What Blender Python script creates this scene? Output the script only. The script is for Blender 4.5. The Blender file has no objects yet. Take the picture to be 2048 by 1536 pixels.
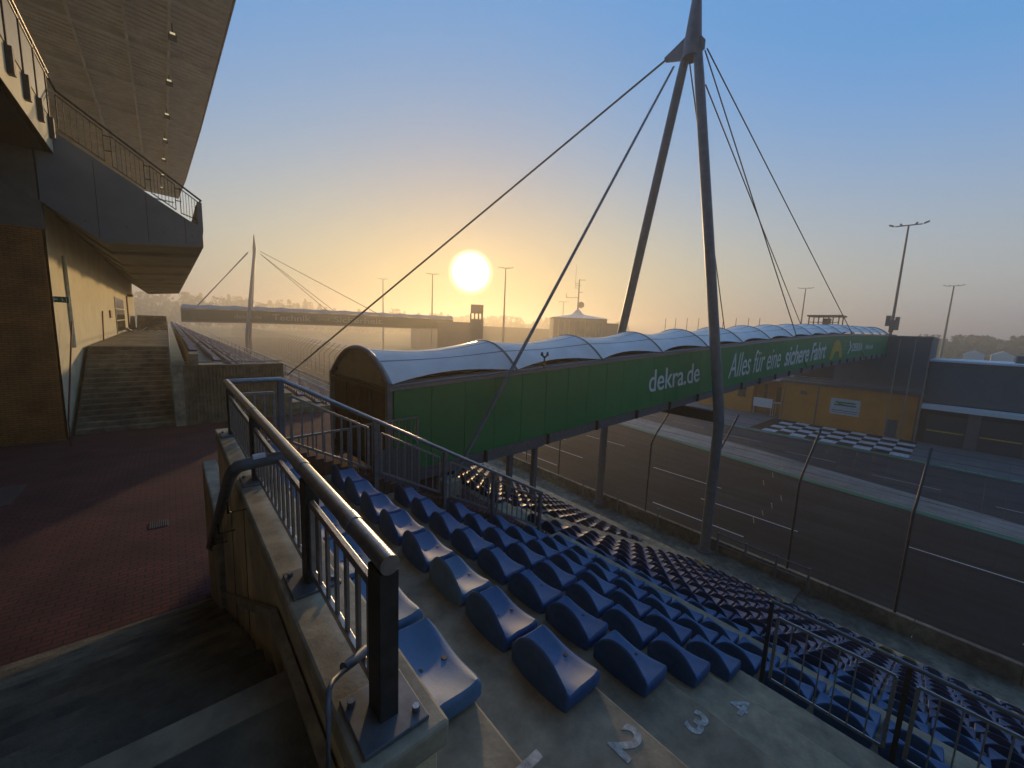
import bpy, math, random
from mathutils import Vector, Matrix
random.seed(7)
rad = math.radians
S = bpy.context.scene
COL = S.collection

# ------------------------------------------------------------------ camera
A, PT, RL = rad(41.14), rad(7.81), rad(2.37)
F = Vector((math.sin(A)*math.cos(PT), math.cos(A)*math.cos(PT), -math.sin(PT)))
R0 = Vector((math.cos(A), -math.sin(A), 0)); U0 = R0.cross(F)
R = R0*math.cos(RL)+U0*math.sin(RL); U = -R0*math.sin(RL)+U0*math.cos(RL)
cam = bpy.data.cameras.new("camera"); cam.lens = 36*787.5/2048; cam.sensor_width = 36
cam.clip_start = .05; cam.clip_end = 6000
co = bpy.data.objects.new("camera", cam); COL.objects.link(co)
co.matrix_world = Matrix(((R.x, U.x, -F.x, 0), (R.y, U.y, -F.y, 0), (R.z, U.z, -F.z, 0), (0, 0, 0, 1)))
S.camera = co

# ------------------------------------------------------------------ sky, sun, exposure
SUN_AZ, SUN_EL = rad(34.7), rad(7.7)
SD = Vector((math.sin(SUN_AZ)*math.cos(SUN_EL), math.cos(SUN_AZ)*math.cos(SUN_EL), math.sin(SUN_EL)))
W = bpy.data.worlds.new("World"); S.world = W; W.use_nodes = True
nt = W.node_tree; nt.nodes.clear()
def N(t, **k):
    n = nt.nodes.new(t)
    for a, b in k.items(): setattr(n, a, b)
    return n
def L(a, b): nt.links.new(a, b)
def M(op, a, b=None, c=None):
    n = N('ShaderNodeMath', operation=op)
    for i, v in enumerate((a, b, c)):
        if v is None: continue
        if isinstance(v, (int, float)): n.inputs[i].default_value = v
        else: L(v, n.inputs[i])
    return n.outputs[0]
# haze-lit dawn sky: per channel, constant + horizon terms + glow around the sun direction
SKY_R = (.028, (.93, -.82, .18, -.05, .00), .12, 2.)
SKY_G = (.292, (.46, -.57, .08, -.12, .0), .24, 2.)
SKY_B = (.770, (-.570, .240, -.175, -.10, .0), .07, .68)
sky = N('ShaderNodeTexSky', sky_type='NISHITA')
sky.sun_disc = False; sky.sun_elevation = SUN_EL; sky.sun_rotation = SUN_AZ
sky.air_density = 1.0; sky.dust_density = 1.5; sky.ozone_density = 2.0
tc = N('ShaderNodeTexCoord')
dot = N('ShaderNodeVectorMath', operation='DOT_PRODUCT'); L(tc.outputs['Generated'], dot.inputs[0]); dot.inputs[1].default_value = SD
cs = M('MAXIMUM', dot.outputs['Value'], 0.0)
sep = N('ShaderNodeSeparateXYZ'); L(tc.outputs['Generated'], sep.inputs[0])
zz = M('MAXIMUM', sep.outputs['Z'], 0.0)
bg = N('ShaderNodeBackground'); L(sky.outputs[0], bg.inputs[0]); bg.inputs[1].default_value = 0.004
def lobe(col, strength):
    b = N('ShaderNodeBackground'); b.inputs[0].default_value = (*col, 1); L(strength, b.inputs[1]); return b.outputs[0]
disc = M('MULTIPLY', M('SMOOTH_MIN', M('MAXIMUM', M('MULTIPLY', M('SUBTRACT', cs, math.cos(rad(3.4))), 1/(math.cos(rad(1.7))-math.cos(rad(3.4)))), 0.0), 1.0, 0.1), 1.0)
disc = M('MULTIPLY', M('POWER', disc, 2.6), 7.0)
g1 = M('MULTIPLY', M('POWER', cs, 420.0), 0.15)
iz = M('SUBTRACT', 1.0, zz)
BAS = [M('POWER', iz, 4.0), M('POWER', iz, 12.0), M('POWER', cs, 5.0), M('POWER', cs, 24.0), M('POWER', cs, 150.0)]
comb = N('ShaderNodeCombineColor')
for ci, (k0, ks, lo_, hi_) in enumerate((SKY_R, SKY_G, SKY_B)):
    acc_ = None
    for bs_, kk in zip(BAS, ks):
        acc_ = M('MULTIPLY_ADD', bs_, kk, k0 if acc_ is None else acc_)
    L(M('MINIMUM', M('MAXIMUM', acc_, lo_), hi_), comb.inputs[ci])
grad = N('ShaderNodeBackground'); L(comb.outputs[0], grad.inputs[0])
L(M('MINIMUM', M('MAXIMUM', M('MULTIPLY_ADD', dot.outputs['Value'], .85, .78), .42), 1.0), grad.inputs[1])   # the western dawn sky is darker
parts_ = [bg.outputs[0], grad.outputs[0], lobe((1, .84, .42), disc), lobe((1, .72, .30), g1)]
acc = parts_[0]
for p_ in parts_[1:]:
    a_ = N('ShaderNodeAddShader'); L(acc, a_.inputs[0]); L(p_, a_.inputs[1]); acc = a_.outputs[0]
wo = N('ShaderNodeOutputWorld'); L(acc, wo.inputs[0])
sl = bpy.data.lights.new("sun", 'SUN'); sl.energy = 2.7; sl.angle = rad(2.2); sl.color = (1, .68, .33)
so = bpy.data.objects.new("sun", sl); COL.objects.link(so)
so.rotation_euler = (-SD).to_track_quat('-Z', 'Y').to_euler(); so.location = (30, 40, 60)
S.view_settings.view_transform = 'Standard'; S.view_settings.look = 'None'; S.view_settings.gamma = 1
S.view_settings.exposure = 0.0
S.render.engine = 'CYCLES'
cy = S.cycles; cy.use_denoising = True; cy.max_bounces = 6; cy.diffuse_bounces = 3; cy.glossy_bounces = 3
cy.volume_bounces = 1; cy.transparent_max_bounces = 12; cy.use_adaptive_sampling = True
try: cy.denoiser = 'OPENIMAGEDENOISE'
except Exception: pass

# ------------------------------------------------------------------ materials
def mat(name, col, rough=.7, metal=0., var=.12, scale=6., bump=0., bscale=40., spots=0., emit=None, spec=None):
    m = bpy.data.materials.new(name); m.use_nodes = True; t = m.node_tree; b = t.nodes['Principled BSDF']
    b.inputs['Roughness'].default_value = rough; b.inputs['Metallic'].default_value = metal
    if spec is not None: b.inputs['Specular IOR Level'].default_value = spec
    tcn = t.nodes.new('ShaderNodeTexCoord')
    n = t.nodes.new('ShaderNodeTexNoise'); n.inputs['Scale'].default_value = scale; n.inputs['Detail'].default_value = 8
    n.inputs['Roughness'].default_value = .65
    t.links.new(tcn.outputs['Object'], n.inputs['Vector'])
    r = t.nodes.new('ShaderNodeValToRGB'); t.links.new(n.outputs['Fac'], r.inputs[0])
    lo = [max(0, c*(1-var*2.2)) for c in col]; hi = [min(1, c*(1+var*1.6)) for c in col]
    r.color_ramp.elements[0].position = .3; r.color_ramp.elements[0].color = (*lo, 1)
    r.color_ramp.elements[1].position = .72; r.color_ramp.elements[1].color = (*hi, 1)
    out = r.outputs[0]
    if spots:
        n3 = t.nodes.new('ShaderNodeTexNoise'); n3.inputs['Scale'].default_value = scale*.23; n3.inputs['Detail'].default_value = 5
        t.links.new(tcn.outputs['Object'], n3.inputs['Vector'])
        r3 = t.nodes.new('ShaderNodeValToRGB'); t.links.new(n3.outputs['Fac'], r3.inputs[0])
        r3.color_ramp.elements[0].position = .42; r3.color_ramp.elements[0].color = (1-spots, 1-spots, 1-spots*.95, 1)
        r3.color_ramp.elements[1].position = .6; r3.color_ramp.elements[1].color = (1, 1, 1, 1)
        mx = t.nodes.new('ShaderNodeMixRGB'); mx.blend_type = 'MULTIPLY'; mx.inputs[0].default_value = 1
        t.links.new(out, mx.inputs[1]); t.links.new(r3.outputs[0], mx.inputs[2]); out = mx.outputs[0]
    t.links.new(out, b.inputs['Base Color'])
    if bump:
        n2 = t.nodes.new('ShaderNodeTexNoise'); n2.inputs['Scale'].default_value = bscale; n2.inputs['Detail'].default_value = 6
        t.links.new(tcn.outputs['Object'], n2.inputs['Vector'])
        bp = t.nodes.new('ShaderNodeBump'); bp.inputs['Strength'].default_value = bump; bp.inputs['Distance'].default_value = .02
        t.links.new(n2.outputs['Fac'], bp.inputs['Height']); t.links.new(bp.outputs[0], b.inputs['Normal'])
    if emit:
        b.inputs['Emission Color'].default_value = (*emit[0], 1); b.inputs['Emission Strength'].default_value = emit[1]
    return m
def brickmat(name, c1, c2, mortar, scale, bw, bh, rough=.85, msize=.02, coord='Object', rot=None, bump=.5):
    m = bpy.data.materials.new(name); m.use_nodes = True; t = m.node_tree; b = t.nodes['Principled BSDF']
    b.inputs['Roughness'].default_value = rough
    tcn = t.nodes.new('ShaderNodeTexCoord'); mp = t.nodes.new('ShaderNodeMapping')
    t.links.new(tcn.outputs[coord], mp.inputs[0])
    if rot: mp.inputs['Rotation'].default_value = rot
    k = t.nodes.new('ShaderNodeTexBrick'); t.links.new(mp.outputs[0], k.inputs['Vector'])
    k.inputs['Color1'].default_value = (*c1, 1); k.inputs['Color2'].default_value = (*c2, 1); k.inputs['Mortar'].default_value = (*mortar, 1)
    k.inputs['Scale'].default_value = scale; k.inputs['Brick Width'].default_value = bw; k.inputs['Row Height'].default_value = bh
    k.inputs['Mortar Size'].default_value = msize
    n = t.nodes.new('ShaderNodeTexNoise'); n.inputs['Scale'].default_value = 1.3; n.inputs['Detail'].default_value = 8
    t.links.new(tcn.outputs[coord], n.inputs['Vector'])
    r = t.nodes.new('ShaderNodeValToRGB'); t.links.new(n.outputs['Fac'], r.inputs[0])
    r.color_ramp.elements[0].position = .3; r.color_ramp.elements[0].color = (.55, .55, .55, 1)
    r.color_ramp.elements[1].position = .7; r.color_ramp.elements[1].color = (1.2, 1.15, 1.1, 1)
    mx = t.nodes.new('ShaderNodeMixRGB'); mx.blend_type = 'MULTIPLY'; mx.inputs[0].default_value = 1
    t.links.new(k.outputs['Color'], mx.inputs[1]); t.links.new(r.outputs[0], mx.inputs[2]); t.links.new(mx.outputs[0], b.inputs['Base Color'])
    bp = t.nodes.new('ShaderNodeBump'); bp.inputs['Strength'].default_value = bump; bp.inputs['Distance'].default_value = .01; bp.invert = True
    t.links.new(k.outputs['Fac'], bp.inputs['Height']); t.links.new(bp.outputs[0], b.inputs['Normal'])
    return m

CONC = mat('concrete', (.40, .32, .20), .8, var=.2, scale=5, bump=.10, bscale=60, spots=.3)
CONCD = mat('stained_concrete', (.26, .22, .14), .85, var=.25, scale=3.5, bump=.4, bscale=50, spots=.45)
_P = 0
PLASTER = mat('weathered_plaster', (.76, .62, .37), .85, var=.14, scale=4, bump=.3, bscale=70, spots=.35)
COPING = mat('cast_coping', (.50, .42, .28), .85, var=.18, scale=7, bump=.10, bscale=60, spots=.35)
CREAM = mat('cream_render', (.74, .64, .40), .8, var=.06, scale=1.2, bump=.15, bscale=90, spots=.06)
PAVE = brickmat('red_block_paving', (.15, .038, .032), (.115, .032, .03), (.04, .022, .02), 1.0, .22, .11, .9, .012)
BRICK = brickmat('yellow_brown_brick', (.56, .23, .05), (.45, .17, .04), (.14, .09, .05), 1.0, .25, .075, .9, .008, rot=(rad(90), 0, 0))
GALV = mat('galvanised_steel', (.36, .35, .34), .32, .8, var=.12, scale=20, bump=.08, bscale=120)
GALVD = mat('dull_steel', (.17, .18, .19), .55, .4, var=.15, scale=14)
DARKST = mat('dark_steel', (.06, .053, .047), .5, .3, var=.2, scale=14)
PAINTST = mat('blue_grey_paint', (.13, .155, .17), .45, .1, var=.12, scale=3)
SLATE = mat('blue_grey_render', (.25, .27, .27), .8, var=.06, scale=1.5, spots=.08)
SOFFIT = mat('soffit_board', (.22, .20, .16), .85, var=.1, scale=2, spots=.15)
ROOFIN = mat('roof_sheet', (.86, .85, .80), .7, var=.1, scale=1.2, spots=.12)
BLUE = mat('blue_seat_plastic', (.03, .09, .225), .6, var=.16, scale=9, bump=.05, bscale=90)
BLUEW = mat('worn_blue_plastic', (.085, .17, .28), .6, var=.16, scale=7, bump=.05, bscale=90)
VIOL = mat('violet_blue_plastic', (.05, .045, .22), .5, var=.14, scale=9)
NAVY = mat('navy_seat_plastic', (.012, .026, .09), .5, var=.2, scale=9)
YELS = mat('yellow_seat_plastic', (.34, .25, .05), .45, var=.15, scale=9)
GREEN = mat('green_panel', (.004, .25, .07), .5, var=.06, scale=.7, spots=.08)
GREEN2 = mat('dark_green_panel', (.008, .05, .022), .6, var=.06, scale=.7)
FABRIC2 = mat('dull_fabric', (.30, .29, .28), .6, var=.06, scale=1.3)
FABRIC = mat('membrane_fabric', (.86, .80, .70), .36, var=.06, scale=1.3, bump=.1, bscale=3, spots=.06)
GUTTER = mat('gutter_metal', (.22, .21, .20), .5, .3, var=.1, scale=4)
BROWN = mat('brown_boards', (.075, .045, .022), .7, var=.2, scale=5)
BEIGE = mat('beige_gable', (.33, .28, .19), .6, var=.08, scale=2)
REDBOARD = mat('reddish_boards', (.12, .055, .035), .85, var=.2, scale=8)
WHITE = mat('white_paint', (.78, .78, .76), .6, var=.06, scale=12)
WORNW = mat('worn_white_paint', (.52, .50, .45), .85, var=.26, scale=26)
LETTER = mat('pale_lettering', (.78, .80, .78), .5, var=.05, scale=3)
LETTER2 = mat('faded_lettering', (.22, .24, .20), .6, var=.05, scale=3)
YLOGO = mat('yellow_print', (.62, .42, .02), .5, var=.05, scale=3)
ASPH = mat('asphalt', (.024, .023, .022), .9, var=.25, scale=.35, bump=.2, bscale=60, spots=.3, spec=.2)
def streaks(m, sx, sy, lo):
    t = m.node_tree; b = t.nodes['Principled BSDF']; src = b.inputs['Base Color'].links[0].from_socket
    tcn = t.nodes.new('ShaderNodeTexCoord'); mp = t.nodes.new('ShaderNodeMapping'); mp.inputs['Scale'].default_value = (sx, sy, 1)
    n = t.nodes.new('ShaderNodeTexNoise'); n.inputs['Scale'].default_value = 1; n.inputs['Detail'].default_value = 6
    rr = t.nodes.new('ShaderNodeValToRGB'); rr.color_ramp.elements[0].position = .38; rr.color_ramp.elements[0].color = (lo, lo, lo, 1); rr.color_ramp.elements[1].position = .6
    mx = t.nodes.new('ShaderNodeMixRGB'); mx.blend_type = 'MULTIPLY'; mx.inputs[0].default_value = 1
    t.links.new(tcn.outputs['Object'], mp.inputs[0]); t.links.new(mp.outputs[0], n.inputs[0]); t.links.new(n.outputs[0], rr.inputs[0])
    t.links.new(src, mx.inputs[1]); t.links.new(rr.outputs[0], mx.inputs[2]); t.links.new(mx.outputs[0], b.inputs['Base Color'])
streaks(ASPH, 1.6, .035, .5)
ASPH2 = mat('pit_asphalt', (.05, .049, .05), .9, var=.15, scale=.5, bump=.2, bscale=60, spots=.15, spec=.2)
STRIP = mat('pale_verge', (.24, .225, .19), .9, var=.15, scale=.6, spots=.15)
GREENP = mat('green_paint', (.01, .15, .065), .7, var=.1, scale=2)
APRON = mat('grey_apron', (.13, .13, .13), .85, var=.15, scale=.7, spots=.15)
GRASS = mat('grass_ground', (.11, .14, .045), .95, var=.3, scale=.12, bump=.3, bscale=5, spots=.3)
ORANGE = mat('orange_render', (.62, .23, .025), .8, var=.06, scale=.8, spots=.08)
GREYB = mat('grey_cladding', (.10, .097, .10), .7, var=.08, scale=.8)
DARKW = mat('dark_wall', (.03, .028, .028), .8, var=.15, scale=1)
GLASS = mat('dark_glass', (.02, .022, .026), .12, .0, var=.1, scale=3)
GSIGN = mat('green_sign', (.005, .16, .07), .5, var=.04)
RED = mat('dark_red', (.16, .02, .015), .6, var=.1)
BARK = mat('bark', (.05, .04, .03), .9)
LEAF = mat('foliage', (.045, .06, .025), .9, var=.35, scale=.3)
LAMP = mat('lit_lamp', (.9, .85, .6), .4, emit=((1, .86, .5), .6))
MUD = mat('dark_backing', (.012, .012, .012), .9)

# ------------------------------------------------------------------ mesh helpers
class MB:
    def __init__(s): s.v = []; s.f = []; s.sm = []
    def add(s, vs, fs, smooth=False):
        o = len(s.v); s.v += [tuple(v) for v in vs]
        for f in fs: s.f.append(tuple(o+i for i in f)); s.sm.append(smooth)
    def box(s, x0, x1, y0, y1, z0, z1):
        s.add([(x0,y0,z0),(x1,y0,z0),(x1,y1,z0),(x0,y1,z0),(x0,y0,z1),(x1,y0,z1),(x1,y1,z1),(x0,y1,z1)],
              [(0,3,2,1),(4,5,6,7),(0,1,5,4),(1,2,6,5),(2,3,7,6),(3,0,4,7)])
    def hexa(s, b, t):       # 4 bottom pts ccw, 4 top pts
        s.add(list(b)+list(t), [(0,3,2,1),(4,5,6,7),(0,1,5,4),(1,2,6,5),(2,3,7,6),(3,0,4,7)])
    def beam(s, a, b, w, h=None, up=(0,0,1)):
        a = Vector(a); b = Vector(b); d = (b-a).normalized(); h = h or w
        u = Vector(up)
        if abs(d.dot(u)) > .98: u = Vector((1,0,0))
        x = d.cross(u).normalized(); y = x.cross(d)
        c = [(-1,-1),(1,-1),(1,1),(-1,1)]
        s.hexa([a+x*i*w/2+y*j*h/2 for i,j in c], [b+x*i*w/2+y*j*h/2 for i,j in c])
    def tube(s, pts, r, n=8, cap=True):
        pts = [Vector(p) for p in pts]; rs = r if isinstance(r, (list, tuple)) else [r]*len(pts)
        rings = []; up = Vector((0,0,1))
        d0 = (pts[1]-pts[0]).normalized()
        if abs(d0.z) > .95: up = Vector((1,0,0))
        for i, p in enumerate(pts):
            if i == 0: d = pts[1]-p
            elif i == len(pts)-1: d = p-pts[i-1]
            else: d = (pts[i+1]-p).normalized()+(p-pts[i-1]).normalized()
            d.normalize(); x = d.cross(up)
            if x.length < 1e-4: x = Vector((0,1,0))
            x.normalize(); y = x.cross(d)
            rings.append([p+(x*math.cos(k*2*math.pi/n)+y*math.sin(k*2*math.pi/n))*rs[i] for k in range(n)])
        vs = [v for rg in rings for v in rg]; fs = []
        for i in range(len(pts)-1):
            for k in range(n):
                a = i*n+k; b = i*n+(k+1) % n; fs.append((a, b, b+n, a+n))
        s.add(vs, fs, True)
        if cap:
            s.add(rings[0], [tuple(range(n))[::-1]]); s.add(rings[-1], [tuple(range(n))])
    def grid(s, P, smooth=True, flip=False):
        nu = len(P); nv = len(P[0]); vs = [p for r in P for p in r]; fs = []
        for i in range(nu-1):
            for j in range(nv-1):
                f = (i*nv+j, (i+1)*nv+j, (i+1)*nv+j+1, i*nv+j+1); fs.append(f[::-1] if flip else f)
        s.add(vs, fs, smooth)
    def prism(s, poly, d):   # planar polygon (list of 3D), extruded by vector d
        n = len(poly); d = Vector(d); p = [Vector(q) for q in poly]
        s.add(p+[q+d for q in p], [tuple(range(n))[::-1], tuple(range(n, 2*n))]+[(i, (i+1) % n, n+(i+1) % n, n+i) for i in range(n)])
    def mesh(s, name, m):
        me = bpy.data.meshes.new(name); me.from_pydata(s.v, [], s.f); me.polygons.foreach_set('use_smooth', s.sm); me.update()
        if m: me.materials.append(m)
        return me
    def build(s, name, m, parent=None, bev=0):
        o = bpy.data.objects.new(name, s.mesh(name, m)); COL.objects.link(o)
        if parent:
            o.parent = parent; o.matrix_parent_inverse = Matrix.Translation(-parent.location) @ Matrix.Identity(4) if parent.type == 'EMPTY' else Matrix.Identity(4)
        if bev:
            bm = o.modifiers.new('bevel', 'BEVEL'); bm.width = bev; bm.segments = 2; bm.limit_method = 'ANGLE'
        return o
def tag(o, label=None, cat=None, group=None, kind=None):
    for k, v in (('label', label), ('category', cat), ('group', group), ('kind', kind)):
        if v: o[k] = v
    return o
def thing(name, loc, label, cat, group=None):
    o = bpy.data.objects.new(name, None); COL.objects.link(o); o.location = loc; o.empty_display_size = .2
    return tag(o, label, cat, group)
def struct(name, mb, m, label=None): return tag(mb.build(name, m), label, None, None, 'structure')
def one(name, mb, m, label, cat, group=None, bev=0): return tag(mb.build(name, m, None, bev), label, cat, group)
def text(name, body, size, m, parent, org, right, up, depth=.02, shear=0., bold=0., xs=1., fit=None):
    cu = bpy.data.curves.new(name, 'FONT'); cu.body = body; cu.size = size; cu.extrude = depth; cu.shear = shear; cu.offset = bold
    ob = bpy.data.objects.new(name, cu); COL.objects.link(ob)
    dg = bpy.context.evaluated_depsgraph_get(); me = bpy.data.meshes.new_from_object(ob.evaluated_get(dg))
    bpy.data.objects.remove(ob)
    r = Vector(right).normalized(); u = Vector(up); u = (u-r*u.dot(r)).normalized(); n = r.cross(u)
    if fit:
        w_ = max(v.co.x for v in me.vertices)-min(v.co.x for v in me.vertices); xs = fit/w_
    me.transform(Matrix(((r.x*xs, u.x, n.x, org[0]), (r.y*xs, u.y, n.y, org[1]), (r.z*xs, u.z, n.z, org[2]), (0,0,0,1))))
    me.materials.clear(); me.materials.append(m)
    o = bpy.data.objects.new(name, me); COL.objects.link(o)
    if parent:
        o.parent = parent
        if parent.type == 'EMPTY': o.matrix_parent_inverse = Matrix.Translation(-parent.location)
    return o
ORD = ['first','second','third','fourth','fifth','sixth','seventh','eighth','ninth','tenth','eleventh','twelfth','thirteenth','fourteenth','fifteenth','sixteenth','seventeenth','eighteenth','nineteenth','twentieth','twenty-first','twenty-second','twenty-third','twenty-fourth','twenty-fifth']

# ------------------------------------------------------------------ ground, track, pit lane
TZ = -11.45
g = MB(); g.add([(-1500,-1500,TZ-.05),(2500,-1500,TZ-.05),(2500,2500,TZ-.05),(-1500,2500,TZ-.05)], [(0,1,2,3)])
struct('ground', g, GRASS)
def strip(name, pl, pr, z, m):
    b = MB(); vs = []; fs = []
    for (a, c) in zip(pl, pr): vs += [(a[0], a[1], z), (c[0], c[1], z)]
    for i in range(len(pl)-1): fs.append((2*i, 2*i+1, 2*i+3, 2*i+2))
    b.add(vs, fs); return struct(name, b, m)
def xs_at(Y, tab): # piecewise
    if Y <= tab[0][0]: return tab[0][1]
    for (a, xa), (b, xb) in zip(tab, tab[1:]):
        if Y <= b: return xa+(xb-xa)*(Y-a)/(b-a)
    return tab[-1][1]
NEARG = [(-120, 27.), (-40, 34.5), (-3.7, 37.9), (8, 39.5), (28, 43.2), (60, 47), (120, 52), (300, 60)]
FARS = [(-120, 29.), (-40, 38.), (-3.9, 42.1), (5.4, 44.2), (14.3, 46.6), (29, 49.), (60, 51), (120, 55), (300, 62)]
G2 = [(-120, 55.), (-4.7, 56.), (5, 56.4), (18.9, 56.2), (31, 57.5), (90, 60), (300, 66)]
YS = [-120, -80, -40, -20, -10, -3.7, 0, 5, 8, 14, 20, 28, 40, 60, 90, 120, 180, 300]
strip('race_track', [(20.6, y) for y in YS], [(xs_at(y, NEARG), y) for y in YS], TZ, ASPH)
strip('green_edge_line', [(xs_at(y, NEARG)+.01, y) for y in YS], [(xs_at(y, NEARG)+.75, y) for y in YS], TZ+.012, GREENP)
strip('verge', [(xs_at(y, NEARG)+.74, y) for y in YS], [(xs_at(y, FARS), y) for y in YS], TZ+.02, STRIP)
strip('pit_lane', [(xs_at(y, FARS)-.01, y) for y in YS], [(xs_at(y, G2), y) for y in YS], TZ, ASPH2)
strip('pit_green_line', [(xs_at(y, G2)-.3, y) for y in YS], [(xs_at(y, G2)+.65, y) for y in YS], TZ+.012, GREENP)
strip('pit_apron', [(xs_at(y, G2)+.6, y) for y in YS], [(84, y) for y in YS], TZ+.004, APRON)
b = MB()
for i, y in enumerate(YS[:-1]):       # thin pale seams across the verge and along the apron
    pass
for k in range(3):
    for y0, y1 in zip(YS, YS[1:]):
        f = (k+1)/4; xa = xs_at(y0, NEARG)*(1-f)+xs_at(y0, FARS)*f; xb = xs_at(y1, NEARG)*(1-f)+xs_at(y1, FARS)*f
        b.add([(xa, y0, TZ+.026), (xa+.07, y0, TZ+.026), (xb+.07, y1, TZ+.026), (xb, y1, TZ+.026)], [(0,1,2,3)])
for k in range(3):
    b.add([(59.5+2.2*k, -40, TZ+.01), (59.6+2.2*k, -40, TZ+.01), (59.6+2.2*k, 60, TZ+.01), (59.5+2.2*k, 60, TZ+.01)], [(0,1,2,3)])
struct('paving_joints', b, DARKW)
b = MB()
def dash(x, y0, y1, w=.13, dx=0): b.add([(x, y0, TZ+.008), (x+w, y0, TZ+.008), (x+w+dx, y1, TZ+.008), (x+dx, y1, TZ+.008)], [(0,1,2,3)])
for X, seq in ((24.7, [(-2.9,-9),(7.2,12.98),(22,28)]), (28.2, [(5.36,11.2),(22.,28.),(-12,-6)]), (31.5, [(-4.2,.8),(11.1,16.8),(27,33),(-20,-14)]), (35., [(22,27)])):
    for y0, y1 in seq: dash(X, min(y0, y1), max(y0, y1))
    for k in range(12): dash(X+.03*(k*11+30)*.3, 38+k*11, 43+k*11)
for k in range(-6, 12): dash(xs_at(k*7., FARS)+3.6, k*7., k*7.+4.2, .1)
dash(21.6, -60, 90, .16)
struct('lane_markings', b, WORNW)
b = MB()
for i in range(20):
    for j in range(6):
        if (i+j) % 2 == 0:
            x = 57.2+1.72*j; y = 2.6+1.5*i*.74*1.36
            if y+1.5 < 17.6: b.add([(x, y, TZ+.018), (x+1.72, y, TZ+.018), (x+1.72, y+1.5, TZ+.018), (x, y+1.5, TZ+.018)], [(0,1,2,3)])
struct('chequered_marking', b, mat('road_white', (.62, .60, .57), .8, var=.2, scale=3, spots=.2))
b = MB(); b.add([(57.2, 2.6, TZ+.014), (67.52, 2.6, TZ+.014), (67.52, 17.6, TZ+.014), (57.2, 17.6, TZ+.014)], [(0,1,2,3)])
struct('dark_marking', b, mat('dark_red_black', (.03, .014, .014), .95, spec=.05))
b = MB()
for k in range(26):   # short white strokes lettering the green pit line
    y = -22+k*2.3+(k % 3)*.3
    if k % 7 < 4: b.beam((xs_at(y, G2)-.1, y, TZ+.018), (xs_at(y, G2)+.45, y+.9, TZ+.018), .1, .004); b.beam((xs_at(y, G2)+.4, y+1., TZ+.018), (xs_at(y, G2)-.05, y+1.6, TZ+.018), .1, .004)
struct('line_strokes', b, WORNW)

# ------------------------------------------------------------------ terraces
FL = -4.4                 # red paved concourse between the two stand blocks
GY0, GY1 = 5.3, 20.6
def rowX(k): return .592+.845*(k-1)
def rowZ(k): return -1.505-.463*(k-1) if k <= 7 else -1.505-.463*6-.42*(k-7)
def terrace(name, y0, y1, k0, k1, label, last_to=18.4):
    t = thing(name, (rowX(k0), y0, rowZ(k0)-1), label, 'grandstand terrace')
    b = MB()
    for k in range(k0, k1+1):
        xa = rowX(k)+.27-.845 if k > 1 else .575; xb = rowX(k)+.27
        if k == k1: xb = rowX(k)+.5
        b.box(xa, xb, y0, y1, rowZ(k)-1.1, rowZ(k))
    b.build('tread_slab', CONC, t, .012)
    return t
t1 = terrace('concrete_terrace', -14, GY0, 1, 7, 'upper steps of the near concrete stand, white numerals painted on the treads')
for i, (k, yy) in enumerate(((1, .88), (2, .9), (3, .88), (4, .88))):
    o = text('painted_number', str(k), .24, WORNW, t1, (rowX(k)+(.16, .06, .04, .06)[i], yy, rowZ(k)+.002), (0, -1, 0), (1, 0, 0), .0015, 0, .006)
t2 = terrace('concrete_terrace', -14, GY1, 8, 20, 'lower steps of the near concrete stand running on beneath the green bridge')
t3 = terrace('concrete_terrace', GY1, 150, 1, 20, 'long concrete stand beyond the ribbed wall, running away to the second bridge')
# aisle of half steps with plates
b = MB(); pl = MB()
for k in range(8, 20):
    b.box(rowX(k)+.27, rowX(k)+.27+.40, 6.75, 7.75, rowZ(k+1)-.02, rowZ(k+1)+.21)
    pl.box(rowX(k)+.36, rowX(k)+.52, 7.2, 7.38, rowZ(k+1)+.212, rowZ(k+1)+.216)
    pl.box(rowX(k+1)-.12, rowX(k+1)+.02, 6.9, 7.06, rowZ(k+1)+.002, rowZ(k+1)+.006)
b.build('aisle_step', COPING, t2); pl.build('row_plate', WORNW, t2)
# front walkway and barrier
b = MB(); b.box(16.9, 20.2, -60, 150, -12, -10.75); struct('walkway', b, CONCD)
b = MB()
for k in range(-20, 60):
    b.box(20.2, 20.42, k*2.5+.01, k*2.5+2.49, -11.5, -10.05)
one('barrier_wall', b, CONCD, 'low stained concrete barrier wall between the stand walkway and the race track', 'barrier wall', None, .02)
# ground fill under concourse
b = MB(); b.box(-9, 5.9, GY0, GY1, -5.2, FL); b.box(-9, .3, 1.74, GY0, -5.2, FL); struct('pavement', b, PAVE)
b = MB(); b.box(-9, .3, -6, 1.74, -1.9, -1.5); struct('landing_floor', b, CONCD)
b = MB()
for i in range(1, 17):
    y = 1.74+(i-1)*.333; b.box(-9, .3, y, y+.335, FL-.3, -1.5-.1706*i)
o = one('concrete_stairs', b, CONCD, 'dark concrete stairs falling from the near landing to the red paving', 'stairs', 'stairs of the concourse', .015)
b = MB(); b.box(-9, .3, 1.6, 1.745, -1.52, -1.494); b.build('stair_nosing', CONC, o)
b = MB()
for i in range(17):
    y = 20.6+i*.318; b.box(-2.76, -.02, y, y+.32+(0 if i < 16 else 38), FL-.3, FL+.1706*(i+1))
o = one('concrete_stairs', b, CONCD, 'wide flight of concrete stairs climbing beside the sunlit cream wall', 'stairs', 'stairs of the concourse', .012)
b = MB()
for i in range(9): b.box(-2.4, -.1, 55+i*.32, 66, -1.5, -1.5+.16*(i+1))
one('upper_stairs', b, CONCD, 'small dark flight of stairs at the far end of the upper landing', 'stairs', None)
b = MB(); b.box(-4.3, -2.95, 13.75, 15.2, FL+.002, FL+.02)
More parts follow.
